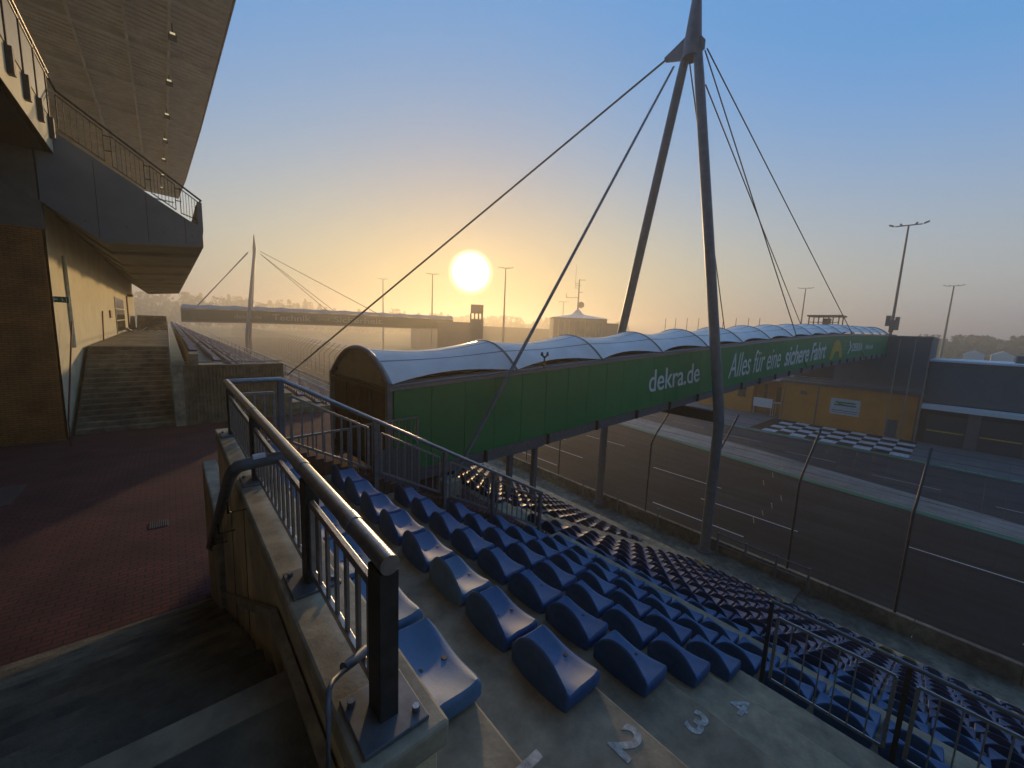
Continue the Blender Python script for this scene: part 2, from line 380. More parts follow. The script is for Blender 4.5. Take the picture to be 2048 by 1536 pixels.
one('cover_plate', b, GALV, 'pale rectangular cover plate lying in the red paving', 'cover plate')
b = MB()
for i in range(9): b.box(-.54+.035*i, -.52+.035*i, 10.6, 10.95, FL+.002, FL+.012)
one('drain_grate', b, GALV, 'small slotted drain grate in the red paving', 'drain')

# ------------------------------------------------------------------ near parapet wall + railing
t = thing('parapet_wall', (.44, 3, FL), 'stained cream parapet wall on the right of the near stairs, steel railing on top', 'wall')
b = MB(); b.box(.33, .56, .92, 5.22, FL, -1.29); b.build('wall_body', PLASTER, t, .008)
b = MB(); b.box(.315, .59, .9, 5.24, -1.29, -1.2); b.build('coping', COPING, t, .012)
b = MB()
b.beam((.305, .5, -1.42), (.305, 2.05, -1.42), .03, .05); b.beam((.305, 2.05, -1.42), (.305, 7.1, -4.16), .03, .05)
b.build('skirting', COPING, t)
b = MB(); b.box(.27, .45, 5.25, 7.5, FL, -2.2); b.build('low_pier', COPING, t, .02)
for (yy, zz_) in ((3.2, -1.45), (4.1, -2.0)):
    b = MB(); b.box(.325, .332, yy, yy+.008, -3.9, -1.3); b.build('wall_joint', CONCD, t)
# near end filler under first seat: terrace step
RX = .44
t = thing('parapet_railing', (RX, 3, -1.2), 'steel tube railing with barred infill panels on top of the near parapet wall', 'railing', 'steel railings of the near stand')
PY = [1.05, 1.87, 3.37, 4.9]
b = MB(); b.tube([(RX, 1.0, -.68), (RX, 5.2, -.68)], .03, 20); b.build('top_rail', GALV, t)
for yy in (1.28, 1.95, 3.4, 4.75):
    b = MB(); b.tube([(RX, yy, -.68), (RX, yy+.07, -.68)], .033, 20); b.build('rail_sleeve', GALV, t)
for i, yy in enumerate(PY):
    b = MB(); b.box(RX-.03, RX+.03, yy-.045, yy+.045, -1.2, -.705); b.build('post', DARKST, t, .004)
    b = MB(); b.box(RX-.10, RX+.10, yy-.11, yy+.11, -1.2, -1.185); o = b.build('base_plate', GALVD, t, .003)
    for sx, sy in ((-.075, .07), (.075, -.07)):
        c = MB(); c.tube([(RX+sx, yy+sy, -1.186), (RX+sx, yy+sy, -1.168)], .012, 6); c.build('bolt', GALV, o)
def infill(t, a, d, zt0, zt1, zb0, zb1, nb, bw=.028, th=.02):
    a = Vector(a); d = Vector(d)
    P = lambda s, z: (a.x+(d.x-a.x)*s, a.y+(d.y-a.y)*s, z)
    b = MB()
    b.beam(P(0, zt0), P(1, zt1), th, .03); b.beam(P(0, zb0), P(1, zb1), th, .03)
    b.beam(P(0, zb0), P(0, zt0), th, .03, up=(d-a)); b.beam(P(1, zb1), P(1, zt1), th, .03, up=(d-a))
    for i in range(1, nb):
        s = i/nb; b.beam(P(s, zb0+(zb1-zb0)*s), P(s, zt0+(zt1-zt0)*s), th*.6, bw, up=(d-a))
    return b.build('infill_panel', GALV, t, .002)
infill(t, (RX-.01, 1.12, 0), (RX-.01, 1.80, 0), -.79, -.79, -1.12, -1.12, 6)
infill(t, (RX-.01, 1.94, 0), (RX-.01, 3.30, 0), -.79, -.79, -1.12, -1.12, 12)
infill(t, (RX-.01, 3.45, 0), (RX-.01, 4.83, 0), -.79, -.79, -1.12, -1.12, 12)
# descending railing beside the opening
t = thing('stepped_railing', (3, 5.2, -2.5), 'steel railing turning the corner and sloping down beside the rows of blue seats', 'railing', 'steel railings of the near stand')
zt = lambda x: -.68-.556*(x-.95)
b = MB(); b.tube([(.42, 5.2, -.68), (.95, 5.2, -.68), (5.47, 5.2, zt(5.47))], .028, 16); b.build('top_rail', GALV, t)
for x in (.95, 2.08, 3.2, 4.2, 5.42):
    b = MB(); b.box(x-.03, x+.03, 5.17, 5.23, rowZ(min(8, int((x-.02)/.845)+1))-.3, zt(x)-.02); b.build('post', GALVD, t, .004)
for x0, x1 in ((1.05, 1.98), (2.16, 3.1), (3.3, 4.1), (4.3, 5.3)):
    infill(t, (x0, 5.2, 0), (x1, 5.2, 0), zt(x0)-.15, zt(x1)-.15, zt(x0)-.72, zt(x1)-.72, 8, .02)
infill(t, (.5, 5.2, 0), (.88, 5.2, 0), -.83, -.83, -1.4, -1.4, 4, .02)
b = MB()
for i in range(52):
    x = .62+i*.1
    if x < 5.7: b.box(x, x+.06, 5.235, 5.26, FL-.4, min(-1.3, zt(x)-.85)); b.box(x+.06, x+.1, 5.243, 5.255, FL-.4, min(-1.3, zt(x)-.85))
one('boarded_side_wall', b, REDBOARD, 'reddish ribbed side wall below the sloping steel railing', 'wall')
# bent handrail on stairs
b = MB(); b.tube([(.47, 2.50, -.775), (.29, 2.50, -.785), (.245, 2.51, -.795), (.228, 2.55, -.825), (.22, 2.66, -.89), (.22, 5.6, -2.70)], [.034]*6, 14)
t = one('stair_handrail', b, GALVD, 'bent brown-grey tube handrail fixed to the parapet wall over the near stairs', 'handrail')
for yy, z in ((2.95, -1.13), (3.9, -1.69), (4.7, -2.16), (5.3, -2.51)):
    b = MB(); b.tube([(.22, yy, z-.02), (.22, yy, z-.10), (.34, yy, z-.10)], .009, 8); b.build('bracket', DARKST, t)
b = MB(); b.tube([(.31, 2.50, -.762), (.37, 2.50, -.759)], .024, 12); b.build('sticker', WHITE, t)
b = MB(); b.tube([(.44, 1.2, -1.09), (.39, 1.16, -1.07), (.35, 1.14, -1.06)], .016, 10)
b.tube([(.35, 1.13, -1.06), (.30, 1.08, -1.03), (.272, 1.02, -1.0), (.266, 1.0, -1.05), (.266, 1.02, -1.27), (.30, 1.03, -1.30), (.335, 1.04, -1.30)], .008, 8)
one('wall_pipe', b, GALVD, 'thin bent pipe clamped to the coping beside the nearest railing post', 'pipe')

# cross railing on row 5
def cross_rail(x, z, y0, y1, label):
    t = thing('barrier_railing', (x, (y0+y1)/2, z-1), label, 'railing', 'steel railings of the near stand')
    b = MB(); b.tube([(x, y1, z), (x, y0, z)], .02, 10); b.build('top_rail', GALVD, t)
    n = max(1, round((y1-y0)/1.0))
    for i in range(n+1):
        yy = y0+(y1-y0)*i/n; b = MB(); b.box(x-.018, x+.018, yy-.018, yy+.018, z-1.13, z-.01); b.build('post', DARKST, t)
    for i in range(n):
        ya = y0+(y1-y0)*i/n+.07; yb = y0+(y1-y0)*(i+1)/n-.07
        infill(t, (x, ya, 0), (x, yb, 0), z-.15, z-.15, z-.86, z-.86, 7, .012, .014)
cross_rail(4.62, -2.70, -3.1, 1.0, 'grey steel barrier railing between the numbered treads and the dark seats beyond')

# ------------------------------------------------------------------ seats
def seat_shell():
    b = MB(); nu, nv = 15, 11
    prof = [(.0, .262), (.004, .242), (.016, .20), (.032, .15), (.05, .108), (.078, .076), (.115, .058), (.16, .050), (.20, .048), (.235, .050), (.262, .054), (.284, .056), (.298, .052), (.306, .042), (.308, .030)]
    P = []
    for i in range(nu):
        row = []
        x, z = prof[i]
        bk = max(0, 1-i/5.5); pn = min(1, max(0, (i-2.5)/4))
        for j in range(nv):
            v = -1+2*j/(nv-1); s = abs(v)
            y = v*(.230*bk+.220*(1-bk))*(1-.10*bk*(s**2)) - v*.012*max(0, i-9)/5*s**2
            zz_ = z - bk*(.150*s**2.1) + pn*.046*s**2.2
            xx = x + .022*bk*s**2 - .020*(s**5)*(i > 10)
            row.append((xx, y, zz_))
        P.append(row)
    b.grid(P, True, True)
    loop = [P[0][j] for j in range(nv)] + [P[i][-1] for i in range(1, nu)] + [P[-1][j] for j in range(nv-2, -1, -1)] + [P[i][0] for i in range(nu-2, 0, -1)]
    n = len(loop); rings = [[], [], [], []]
    for q in range(n):
        x, y, z = loop[q]; xa, ya, _ = loop[q-1]; xb, yb, _ = loop[(q+1) % n]
        tx, ty = xb-xa, yb-ya; l = math.hypot(tx, ty) or 1; nx, ny = -ty/l, tx/l
        if nx*(x-.15)+ny*y < 0 and abs(y) > .05: nx, ny = -nx, -ny
        if abs(y) <= .05: nx, ny = (-1, 0) if x < .1 else (1, 0)
        zb_ = 0 if x < .03 else min(.022, z-.04)
        rings[0].append((x, y, z)); rings[1].append((x+nx*.009, y+ny*.009, z-.007))
        rings[2].append((x+nx*.013, y+ny*.013, z-.026)); rings[3].append((x+nx*.012, y+ny*.012, zb_))
    vs = [p for rg in rings for p in rg]; fs = []
    for k in range(3):
        for q in range(n):
            fs.append((k*n+q, (k+1)*n+q, (k+1)*n+(q+1) % n, k*n+(q+1) % n))
    b.add(vs, fs, True)
    return b
def seatmesh(m, nm):
    me = seat_shell().mesh(nm, m); return me
bolt = MB(); bolt.tube([(0, 0, 0), (0, 0, .006)], [.016, .012], 10)
def toplight_fade(m, f):      # sky light on upward faces painted into the colour, with some weather fading
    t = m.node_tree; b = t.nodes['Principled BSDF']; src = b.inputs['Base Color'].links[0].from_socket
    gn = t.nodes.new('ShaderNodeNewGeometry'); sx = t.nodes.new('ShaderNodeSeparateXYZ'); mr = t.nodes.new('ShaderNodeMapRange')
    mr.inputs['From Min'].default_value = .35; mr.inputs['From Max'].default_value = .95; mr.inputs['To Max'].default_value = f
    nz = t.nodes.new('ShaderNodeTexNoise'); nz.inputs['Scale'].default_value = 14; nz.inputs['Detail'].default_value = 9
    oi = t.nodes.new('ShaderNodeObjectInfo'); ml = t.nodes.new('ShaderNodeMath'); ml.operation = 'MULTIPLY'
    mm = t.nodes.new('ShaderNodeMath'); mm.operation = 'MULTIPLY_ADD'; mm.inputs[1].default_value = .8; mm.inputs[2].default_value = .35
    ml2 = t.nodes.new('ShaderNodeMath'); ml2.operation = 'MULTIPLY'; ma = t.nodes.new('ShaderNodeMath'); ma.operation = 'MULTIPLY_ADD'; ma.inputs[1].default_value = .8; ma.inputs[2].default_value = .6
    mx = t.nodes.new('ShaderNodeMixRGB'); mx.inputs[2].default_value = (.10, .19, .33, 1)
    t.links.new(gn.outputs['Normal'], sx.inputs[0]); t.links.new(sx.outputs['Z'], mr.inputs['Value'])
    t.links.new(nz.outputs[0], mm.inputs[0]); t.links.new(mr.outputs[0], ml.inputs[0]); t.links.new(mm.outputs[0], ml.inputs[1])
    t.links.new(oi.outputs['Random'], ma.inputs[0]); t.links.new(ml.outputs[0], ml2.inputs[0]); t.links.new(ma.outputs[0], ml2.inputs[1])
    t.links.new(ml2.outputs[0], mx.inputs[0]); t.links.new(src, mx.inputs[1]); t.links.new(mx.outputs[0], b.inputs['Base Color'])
toplight_fade(BLUE, .55); toplight_fade(BLUEW, .7); toplight_fade(VIOL, .35); toplight_fade(NAVY, .35)
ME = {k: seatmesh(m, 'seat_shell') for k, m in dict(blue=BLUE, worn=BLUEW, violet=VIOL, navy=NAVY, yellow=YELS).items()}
bolt_me = bolt.mesh('bolt_cap', DARKST)
spots = []   # (dist, k, block, idx, x, y, z)
def infr(x, y, z):
    p = Vector((x, y, z)); w = p.dot(F)
    if w < .3: return False
    u = p.dot(R)/w*787.5; v = p.dot(U)/w*787.5
    return abs(u) < 1060 and abs(v) < 810
for k in range(1, 21):
    x, z = rowX(k), rowZ(k)
    ys = []
    if k <= 5: ys = [('rail', i, 1.345+.5*i) for i in range(8)]
    elif k <= 7: ys = [('rail', 7-i, 1.345+.5*(7-i)) for i in range(-14, 8)]; ys = [('rowend', 8+j, 4.845-.5*(7+j)) for j in range(16)] + [('rail2', i, 1.345+.5*i) for i in range(8)]
    else: ys = [('A', i, 6.45-.5*i) for i in range(30)]
    for bl, i, y in ys: spots.append([x, y, z, k, bl, i])
    if 8 <= k <= 17:
        for i in range(22): spots.append([x, 8.05+.5*i, z, k, 'B', i])
    elif k > 17: pass
cand = [s for s in spots if infr(s[0], s[1], s[2])]
for s in cand: s.append(math.sqrt(s[0]**2+s[1]**2+s[2]**2))
cand.sort(key=lambda s: s[6])
near, rest = cand[:300], cand[300:]
ORDN = lambda i: ORD[i] if i < len(ORD) else str(i+1)+'th'
for n, (x, y, z, k, bl, i, d) in enumerate(near):
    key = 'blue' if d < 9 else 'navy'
    cw = 'blue'
    if k == 1: key = 'worn'; cw = 'worn pale blue'
    elif (k, round(y, 2)) in ((3, 2.345), (1, 3.845), (6, 3.345), (5, 4.345)): key = 'violet'; cw = 'violet blue'
    elif k >= 17 and random.random() < .22: key = 'yellow'; cw = 'yellowed'
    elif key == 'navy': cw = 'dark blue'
    elif random.random() < .25: key = 'worn' if k <= 4 and random.random() < .4 else key; cw = 'faded blue' if key == 'worn' else cw
    if bl in ('rail', 'rail2'):
        lab = f'{cw} seat, {ORDN(i)} from the wide treads side, {ORDN(k-1)} row from the top' if bl == 'rail' else f'{cw} seat, {ORDN(7-i)} from the boarded side wall, {ORDN(k-1)} row from the top'
    elif bl == 'rowend': lab = f'{cw} seat, {ORDN(i)} from the boarded side wall, {ORDN(k-1)} row from the top'
    elif bl == 'A': lab = f'{cw} seat, {ORDN(i)} on the near side of the plated aisle, {ORDN(k-1)} row down'
    else: lab = f'{cw} seat, {ORDN(i)} on the bridge side of the plated aisle, {ORDN(k-1)} row down'
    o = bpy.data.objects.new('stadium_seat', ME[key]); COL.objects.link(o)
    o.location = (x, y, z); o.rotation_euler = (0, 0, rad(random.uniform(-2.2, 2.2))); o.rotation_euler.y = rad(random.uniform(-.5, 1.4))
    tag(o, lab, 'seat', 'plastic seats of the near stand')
    if d < 4.2:
        for bx in (.10, .22):
            c = bpy.data.objects.new('bolt_cap', bolt_me); COL.objects.link(c); c.parent = o; c.location = (bx+.03, 0, .050 if bx < .15 else .049)
# all remaining seats: one mass
base = seat_shell()
low = MB()
def lowseat(mb, x, y, z):
    for (a, b_) in (((0, -.2, .17), (0, .2, .17)),):
        mb.add([(x-.01, y-.21, z), (x-.01, y+.21, z), (x, y+.20, z+.17), (x, y+.1, z+.265), (x, y-.1, z+.265), (x, y-.20, z+.17)], [(0, 5, 4, 3, 2, 1)])
        mb.add([(x+.01, y-.20, z+.17), (x+.01, y-.1, z+.265), (x+.01, y+.1, z+.265), (x+.01, y+.20, z+.17), (x+.07, y+.2, z+.08), (x+.07, y-.2, z+.08)], [(0, 5, 4, 3, 2, 1)])
        mb.add([(x+.07, y-.2, z+.08), (x+.07, y+.2, z+.08), (x+.31, y+.2, z+.08), (x+.31, y-.2, z+.08)], [(0, 3, 2, 1)])
        mb.add([(x+.31, y-.2, z+.08), (x+.31, y+.2, z+.08), (x+.31, y+.2, z+.01), (x+.31, y-.2, z+.01)], [(0, 3, 2, 1)])
        mb.add([(x-.01, y-.21, z), (x, y-.2, z+.17), (x+.07, y-.21, z+.08), (x+.31, y-.21, z+.08), (x+.31, y-.21, z)], [(0, 4, 3, 2, 1)])
        mb.add([(x, y-.20, z+.17), (x+.01, y-.20, z+.17), (x+.01, y-.1, z+.265), (x, y-.1, z+.265)], [(0, 1, 2, 3)])
        mb.add([(x, y-.1, z+.265), (x+.01, y-.1, z+.265), (x+.01, y+.1, z+.265), (x, y+.1, z+.265)], [(0, 1, 2, 3)])
for s in rest: lowseat(low, s[0], s[1], s[2])
n_rest = len(low.f); yel = [(s[3] >= 15 and s[1] < 6.6 and random.random() < .16) for s in rest]
for k in range(1, 21):
    y = GY1+.8
    while y < 135:
        if (y-GY1) % 16 > 1.4 and random.random() > .03: lowseat(low, rowX(k), y, rowZ(k))
        y += .5
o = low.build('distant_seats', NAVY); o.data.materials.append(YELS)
for qi, yy in enumerate(yel):
    if yy:
        for f in range(qi*7, qi*7+7): o.data.polygons[f].material_index = 1
tag(o, 'rows of small blue seats filling the far stand down to the second bridge', 'seats', None, 'stuff')

# ------------------------------------------------------------------ far block end wall
t = thing('ribbed_end_wall', (1.9, GY1, FL), 'ribbed grey concrete end wall of the far stand, thin rail along its top', 'wall')
b = MB(); b.box(.02, 3.9, GY1-.1, GY1+.15, FL-.3, -1.95); b.build('wall_body', CONCD, t)
b = MB()
for i in range(30): b.box(.35+i*.118, .35+i*.118+.06, GY1-.145, GY1-.1, FL, -2.0)
b.build('rib', CONCD, t)
b = MB(); b.box(.02, .34, GY1-.2, GY1-.1, FL, -1.9); b.build('corner_pier', COPING, t)
b = MB(); b.tube([(.28, GY1-.05, -1.83), (3.85, GY1-.05, -1.83)], .025, 8); b.build('top_rail', GALV, t)
b = MB(); b.box(3.9, 5.9, GY1-.05, GY1+.1, FL-.3, -4.1); b.build('low_wall', CONCD, t)
b = MB(); b.tube([(-.02, 20.7, -3.4), (-.02, 26, -.6), (-.02, 60, -.6)], .02, 8)
for y in range(27, 60, 3): b.tube([(-.02, y, -1.5), (-.02, y, -.6)], .015, 6)
one('landing_handrail', b, GALVD, 'thin handrail rising along the right side of the far stairs', 'handrail')
b = MB(); b.tube([(-2.66, 19.0, -3.6), (-2.66, 21.6, -.35)], .025, 8); b.tube([(-2.66, 19.0, -4.4), (-2.66, 19.0, -3.6)], .02, 8)
o = one('wall_handrail', b, RED, 'dark red handrail at the foot of the sunlit cream wall', 'handrail')
# rails over far stand
t = thing('stand_barrier', (9, 70, -6), 'long dark steel barrier running along the far stand between its rows', 'railing', 'long barriers of the far stand')
for i, (x, z) in enumerate(((6.2, -3.1), (11.5, -6.1))):
    if i: t = thing('stand_barrier', (x, 70, z), 'lower long steel barrier of the far stand, just above its bottom rows', 'railing', 'long barriers of the far stand')
    b = MB(); b.tube([(x, 27, z), (x, 140, z)], .035, 6); b.tube([(x, 27, z-.5), (x, 140, z-.5)], .02, 6); b.build('top_rail', GALV, t)
    for y in range(28, 100, 4):
        b = MB(); b.tube([(x, y, z-1.2), (x, y, z)], .025, 6); b.build('post', GALVD, t)

# gate in front of bridge entrance
t = thing('steel_gate', (3.2, 9.1, FL), 'galvanised barred gate standing in front of the brown bridge entrance', 'gate')
for x0, x1, z1 in ((1.63, 3.0, -2.46), (3.05, 4.75, -2.38)):
    b = MB(); b.beam((x0, 9.1, z1), (x1, 9.1, z1+.05), .045); b.beam((x0, 9.1, FL+.12), (x1, 9.1, FL+.12), .04)
    b.beam((x0, 9.1, FL), (x0, 9.1, z1), .06); b.beam((x1, 9.1, FL), (x1, 9.1, z1+.05), .05)
    n = int((x1-x0)/.16)
    for i in range(1, n): xx = x0+(x1-x0)*i/n; b.beam((xx, 9.1, FL+.12), (xx, 9.1, z1), .022)
    b.build('gate_leaf', GALV, t)
b = MB()
for i in range(14): b.box(3.6+i*.083, 3.6+i*.083+.045, 9.0, 9.05, FL, -3.05); b.box(3.64+i*.083, 3.69+i*.083, 9.015, 9.045, FL, -3.05)
b.build('ribbed_sheet', GALVD, t)

# ------------------------------------------------------------------ building on the left
t = thing('grandstand_building', (-2.9, 40, FL), 'cream rendered grandstand building, sunlit long wall with glazed door and shaded upper deck', 'building')
b = MB(); b.box(-3.4, -2.9, 20.02, 64.7, FL-.3, 3.68); b.build('wall', CREAM, t)
b = MB(); b.box(-9, -2.9, 20.0, 20.5, FL, 2.6); b.build('brick_pier', BRICK, t)
b = MB(); b.box(-9, -2.86, 20.0, 20.4, 2.602, 5.1); b.build('concrete_band', SOFFIT, t)
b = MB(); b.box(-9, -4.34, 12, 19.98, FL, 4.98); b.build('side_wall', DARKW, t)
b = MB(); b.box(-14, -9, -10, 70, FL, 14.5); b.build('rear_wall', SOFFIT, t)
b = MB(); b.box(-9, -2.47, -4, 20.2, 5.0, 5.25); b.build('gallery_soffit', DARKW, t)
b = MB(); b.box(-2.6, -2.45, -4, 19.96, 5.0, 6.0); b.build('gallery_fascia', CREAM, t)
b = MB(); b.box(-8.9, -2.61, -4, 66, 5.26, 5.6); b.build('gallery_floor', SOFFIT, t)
# upper tier with raked end face
prof = [(-2.9, 5.72), (-2.38, 5.66), (.83, 3.62), (1.1, 3.5), (1.1, 4.35), (1.25, 4.35), (1.25, 3.3), (1.15, 2.72), (-1.5, 2.42), (-2.9, 3.5)]
b = MB(); b.prism([(x, 20.0, z) for x, z in prof], (0, .3, 0)); b.build('tier_end_face', SLATE, t)
b = MB()
b.hexa([(-2.9, 20.3, 3.5), (-1.5, 20.3, 2.42), (-1.5, 64, 2.42), (-2.9, 64, 3.5)], [(-2.9, 20.3, 3.7), (-1.5, 20.3, 2.62), (-1.5, 64, 2.62), (-2.9, 64, 3.7)])
b.hexa([(-1.5, 20.3, 2.42), (1.15, 20.3, 2.72), (1.15, 64, 2.72), (-1.5, 64, 2.42)], [(-1.5, 20.3, 2.62), (1.15, 20.3, 2.95), (1.15, 64, 2.95), (-1.5, 64, 2.62)])
b.box(1.08, 1.24, 20.3, 64, 2.73, 4.3)
b.hexa([(-2.9, 20.3, 5.4), (1.07, 20.3, 3.1), (1.07, 64, 3.1), (-2.9, 64, 5.4)], [(-2.9, 20.3, 5.7), (1.07, 20.3, 3.4), (1.07, 64, 3.4), (-2.9, 64, 5.7)])
b.build('tier_deck', SOFFIT, t)
for i in range(8):
    b = MB(); y = 22.5+i*5.2; b.prism([(-2.88, y, 3.45), (-1.5, y, 2.3), (1.1, y, 2.55), (1.1, y, 2.7), (-1.5, y, 2.41), (-2.88, y, 3.5)], (0, .35, 0)); b.build('deck_beam', SOFFIT, t)
b = MB()
for x, z0, z1 in ((-1.6, 2.55, 5.05), (-.35, 2.62, 4.28), (.7, 2.72, 3.62)): b.box(x, x+.012, 19.992, 19.999, z0, z1)
b.build('joint', DARKW, t)
b = MB()
for x in (-1.9, -.9, .1, .9): b.tube([(x, 19.97, 3.05), (x, 20.0, 3.05)], .03, 8)
b.build('anchor_stub', GALVD, t)
# rake railing
ra = lambda x: 6.94+(4.42-6.94)*(x+2.28)/3.53
rb = lambda x: 5.78+(3.66-5.78)*(x+2.38)/3.21 if x < .83 else 3.62
b = MB(); b.tube([(-2.4, 20.05, 7.25), (-2.28, 20.05, ra(-2.28)), (1.25, 20.05, 4.42)], .035, 8); b.build('rake_rail', DARKST, t)
for x0, x1 in ((-2.3, -1.3), (-1.12, -.33), (-.18, .48), (.62, 1.2)):
    b = MB()
    b.beam((x0, 20.05, ra(x0)-.14), (x1, 20.05, ra(x1)-.14), .03); b.beam((x0, 20.05, rb(x0)+.05), (x1, 20.05, rb(x1)+.05), .03)
    n = 7
    for i in range(n+1):
        x = x0+(x1-x0)*i/n; b.beam((x, 20.05, rb(x)+.05), (x, 20.05, ra(x)-.14), .026 if i in (0, n) else .014)
    for z in (.35, .75): b.beam((x1, 20.05, rb(x1)*(1-z)+ra(x1)*z), (min(1.25, x1+.17), 20.05, rb(x1)*(1-z)+ra(x1)*z), .03)
    b.build('rake_infill', DARKST, t)
b = MB(); b.tube([(1.22, 20.1, 4.45), (1.22, 64, 4.45)], .03, 6)
for i in range(60):
    y = 20.1+i*.72; b.beam((1.2, y, 3.7), (1.2, y, 4.42), .02)
b.build('front_rail', DARKST, t)
# gallery balustrade
b = MB(); b.tube([(-2.42, -4, 7.42), (-2.42, 20.05, 7.42)], .035, 8); b.tube([(-2.42, -4, 7.25), (-2.42, 20.05, 7.25)], .02, 8); b.build('gallery_rail', GALV, t)
for i in range(16):
    y = 19.6-i*1.45
    b = MB(); b.box(-2.46, -2.4, y-.04, y+.04, 5.5, 7.4); b.box(-2.449, -2.33, y-.09, y+.09, 5.35, 5.95); b.build('gallery_post', DARKST, t)
b = MB()
for i in range(15):
    y = 19.5-i*1.45; b.box(-2.44, -2.425, y-1.33, y, 6.0, 7.2)
b.build('gallery_panel', PAINTST, t)
# door, signs, downpipe, leaning poles
b = MB(); b.box(-2.9, -2.86, 41.5, 49.3, -1.5, 1.25); o = b.build('door', DARKST, t)
b = MB()
for i in range(4):
    for j in range(3): b.box(-2.862, -2.85, 41.8+i*1.9, 43.5+i*1.9, -1.35+j*.88, -.55+j*.88)
b.build('pane', GLASS, o)
b = MB(); b.box(-2.9, -2.8, 53.2, 54.2, -1.5, 1.7); b.build('red_door_frame', RED, t)
b = MB(); b.box(-2.899, -2.5, 55, 57, 1.75, 1.95); b.build('wall_lamp', DARKST, t)
b = MB(); b.tube([(-2.84, 22.95, 2.1), (-2.84, 23.1, -1.4)], .06, 10); b.build('downpipe', mat('pale_pipe', (.75, .70, .5), .5), t)
b = MB(); b.box(-2.9, -2.82, 37.4, 38.6, -.3, .2); b.build('wall_box', RED, t)
b = MB(); b.box(-3.0, -2.55, 20.62, 20.68, .30, .50); o = one('exit_sign', b, GSIGN, 'small green emergency exit sign with white arrow and running figure', 'exit sign')
b = MB()
b.prism([(-2.93, 20.612, .40), (-2.88, 20.612, .45), (-2.88, 20.612, .42), (-2.81, 20.612, .42), (-2.81, 20.612, .38), (-2.88, 20.612, .38), (-2.88, 20.612, .35)], (0, .006, 0))
b.box(-2.72, -2.70, 20.612, 20.618, .42, .455); b.beam((-2.71, 20.614, .42), (-2.69, 20.614, .37), .02, .02); b.beam((-2.69, 20.614, .38), (-2.72, 20.614, .33), .015); b.beam((-2.69, 20.614, .38), (-2.65, 20.614, .35), .015); b.beam((-2.74, 20.614, .40), (-2.66, 20.614, .41), .012)
b.box(-2.62, -2.60, 20.612, 20.618, .32, .48)
b.build('pictogram', WHITE, o)
b = MB(); b.box(-3.05, -3.0, 20.5, 20.66, .37, .43); b.build('sign_arm', GALV, o)
b = MB(); b.tube([(-2.8, 32, -1.5), (-2.86, 33.5, .1)], .035, 6)
one('leaning_pole', b, RED, 'thin dark red pole leaning against the cream wall above the stairs', 'pole')
b = MB()
for i in range(9):
    a_ = random.uniform(0, 3.1); x = -2.4+i*.22; b.tube([(x, 46+i*.15, -1.45+.04*i % .2), (x+.9*math.cos(a_), 46.5+.6*math.sin(a_), -1.35+random.uniform(0, .4))], .035, 6)
b.tube([(-2.6, 44, -1.0), (-2.3, 46, -1.4)], .05, 6)
one('pile_of_pipes', b, GALV, 'loose heap of pipes and boards lying on the upper landing', 'pipes')
# roof
t = thing('grandstand_roof', (-4, 30, 14), 'huge cantilever roof over the left stand seen from below, ribbed brown-grey soffit', 'roof')
RX_ = [(-12, 3.3), (0, 3.2), (15, 3.1), (23, 3.03), (28, 2.92), (40, 2.65), (55, 2.2), (64.5, 1.74)]
for nm, m, z0, z1, dx in (('roof_sheet', ROOFIN, 14.0, 14.12, 0), ('front_edge', mat('edge_trim', (.42, .33, .30), .6), 13.93, 14.2, .001)):
    b = MB()
    for (ya, xa), (yb, xb) in zip(RX_, RX_[1:]):
        if nm == 'roof_sheet': b.hexa([(-14, ya, 14.9), (xa, ya, z0), (xb, yb, z0), (-14, yb, 14.9)], [(-14, ya, 15.02), (xa, ya, z1), (xb, yb, z1), (-14, yb, 15.02)])
        else: b.hexa([(xa+dx, ya, z0), (xa+.08, ya, z0), (xb+.08, yb, z0), (xb+dx, yb, z0)], [(xa+dx, ya, z1), (xa+.08, ya, z1), (xb+.08, yb, z1), (xb+dx, yb, z1)])
    b.build(nm, m, t)
zr = lambda x, Y: 14.0+.9*(xs_at(Y, RX_)-x)/(xs_at(Y, RX_)+14)
for i in range(15):
    y = -6+i*5.2; b = MB(); x1 = xs_at(y, RX_)-.3
    b.hexa([(-13, y, zr(-13, y)-.5), (x1, y, zr(x1, y)-.12), (x1, y+.22, zr(x1, y)-.12), (-13, y+.22, zr(-13, y)-.5)], [(-13, y, zr(-13, y)-.01), (x1, y, zr(x1, y)-.01), (x1, y+.22, zr(x1, y)-.01), (-13, y+.22, zr(-13, y)-.01)])
    b.build('roof_beam', ROOFIN, t)
b = MB()
for i in range(180):
    y = -11+i*.42
    if y < 64: x1 = xs_at(y, RX_)-.1; b.beam((-9, y, zr(-9, y)-.02), (x1, y, zr(x1, y)-.02), .12, .05)
b.build('corrugation', ROOFIN, t)
for xo in (1.0, -.6, -2.6):
    b = MB()
    for i in range(13): b.beam((xo-(i*.02), -8+i*5.4, zr(xo, 20)-.22), (xo-((i+1)*.02), -8+(i+1)*5.4, zr(xo, 20)-.22), .12, .16)
    b.build('purlin', ROOFIN, t)
for i in range(7):
    y = 27.2+5.2*i; x = .98-.12*i*.9
    b = MB(); b.hexa([(x-.16, y-.15, 13.42), (x+.16, y-.15, 13.42), (x+.16, y+.2, 13.30), (x-.16, y+.2, 13.30)], [(x-.16, y-.1, 13.52), (x+.16, y-.1, 13.52), (x+.16, y+.2, 13.50), (x-.16, y+.2, 13.50)])
    b.beam((x, y, 13.5), (x, y, 13.99), .05)
    o = one('floodlight', b, GALVD, f'floodlight hanging under the roof, {ORD[i]} of the row counted from the camera', 'floodlight', 'floodlights under the roof')
    c = MB(); c.box(x-.10, x+.10, y-.17, y-.155, 13.44, 13.52); c.build('reflector', LAMP, o)

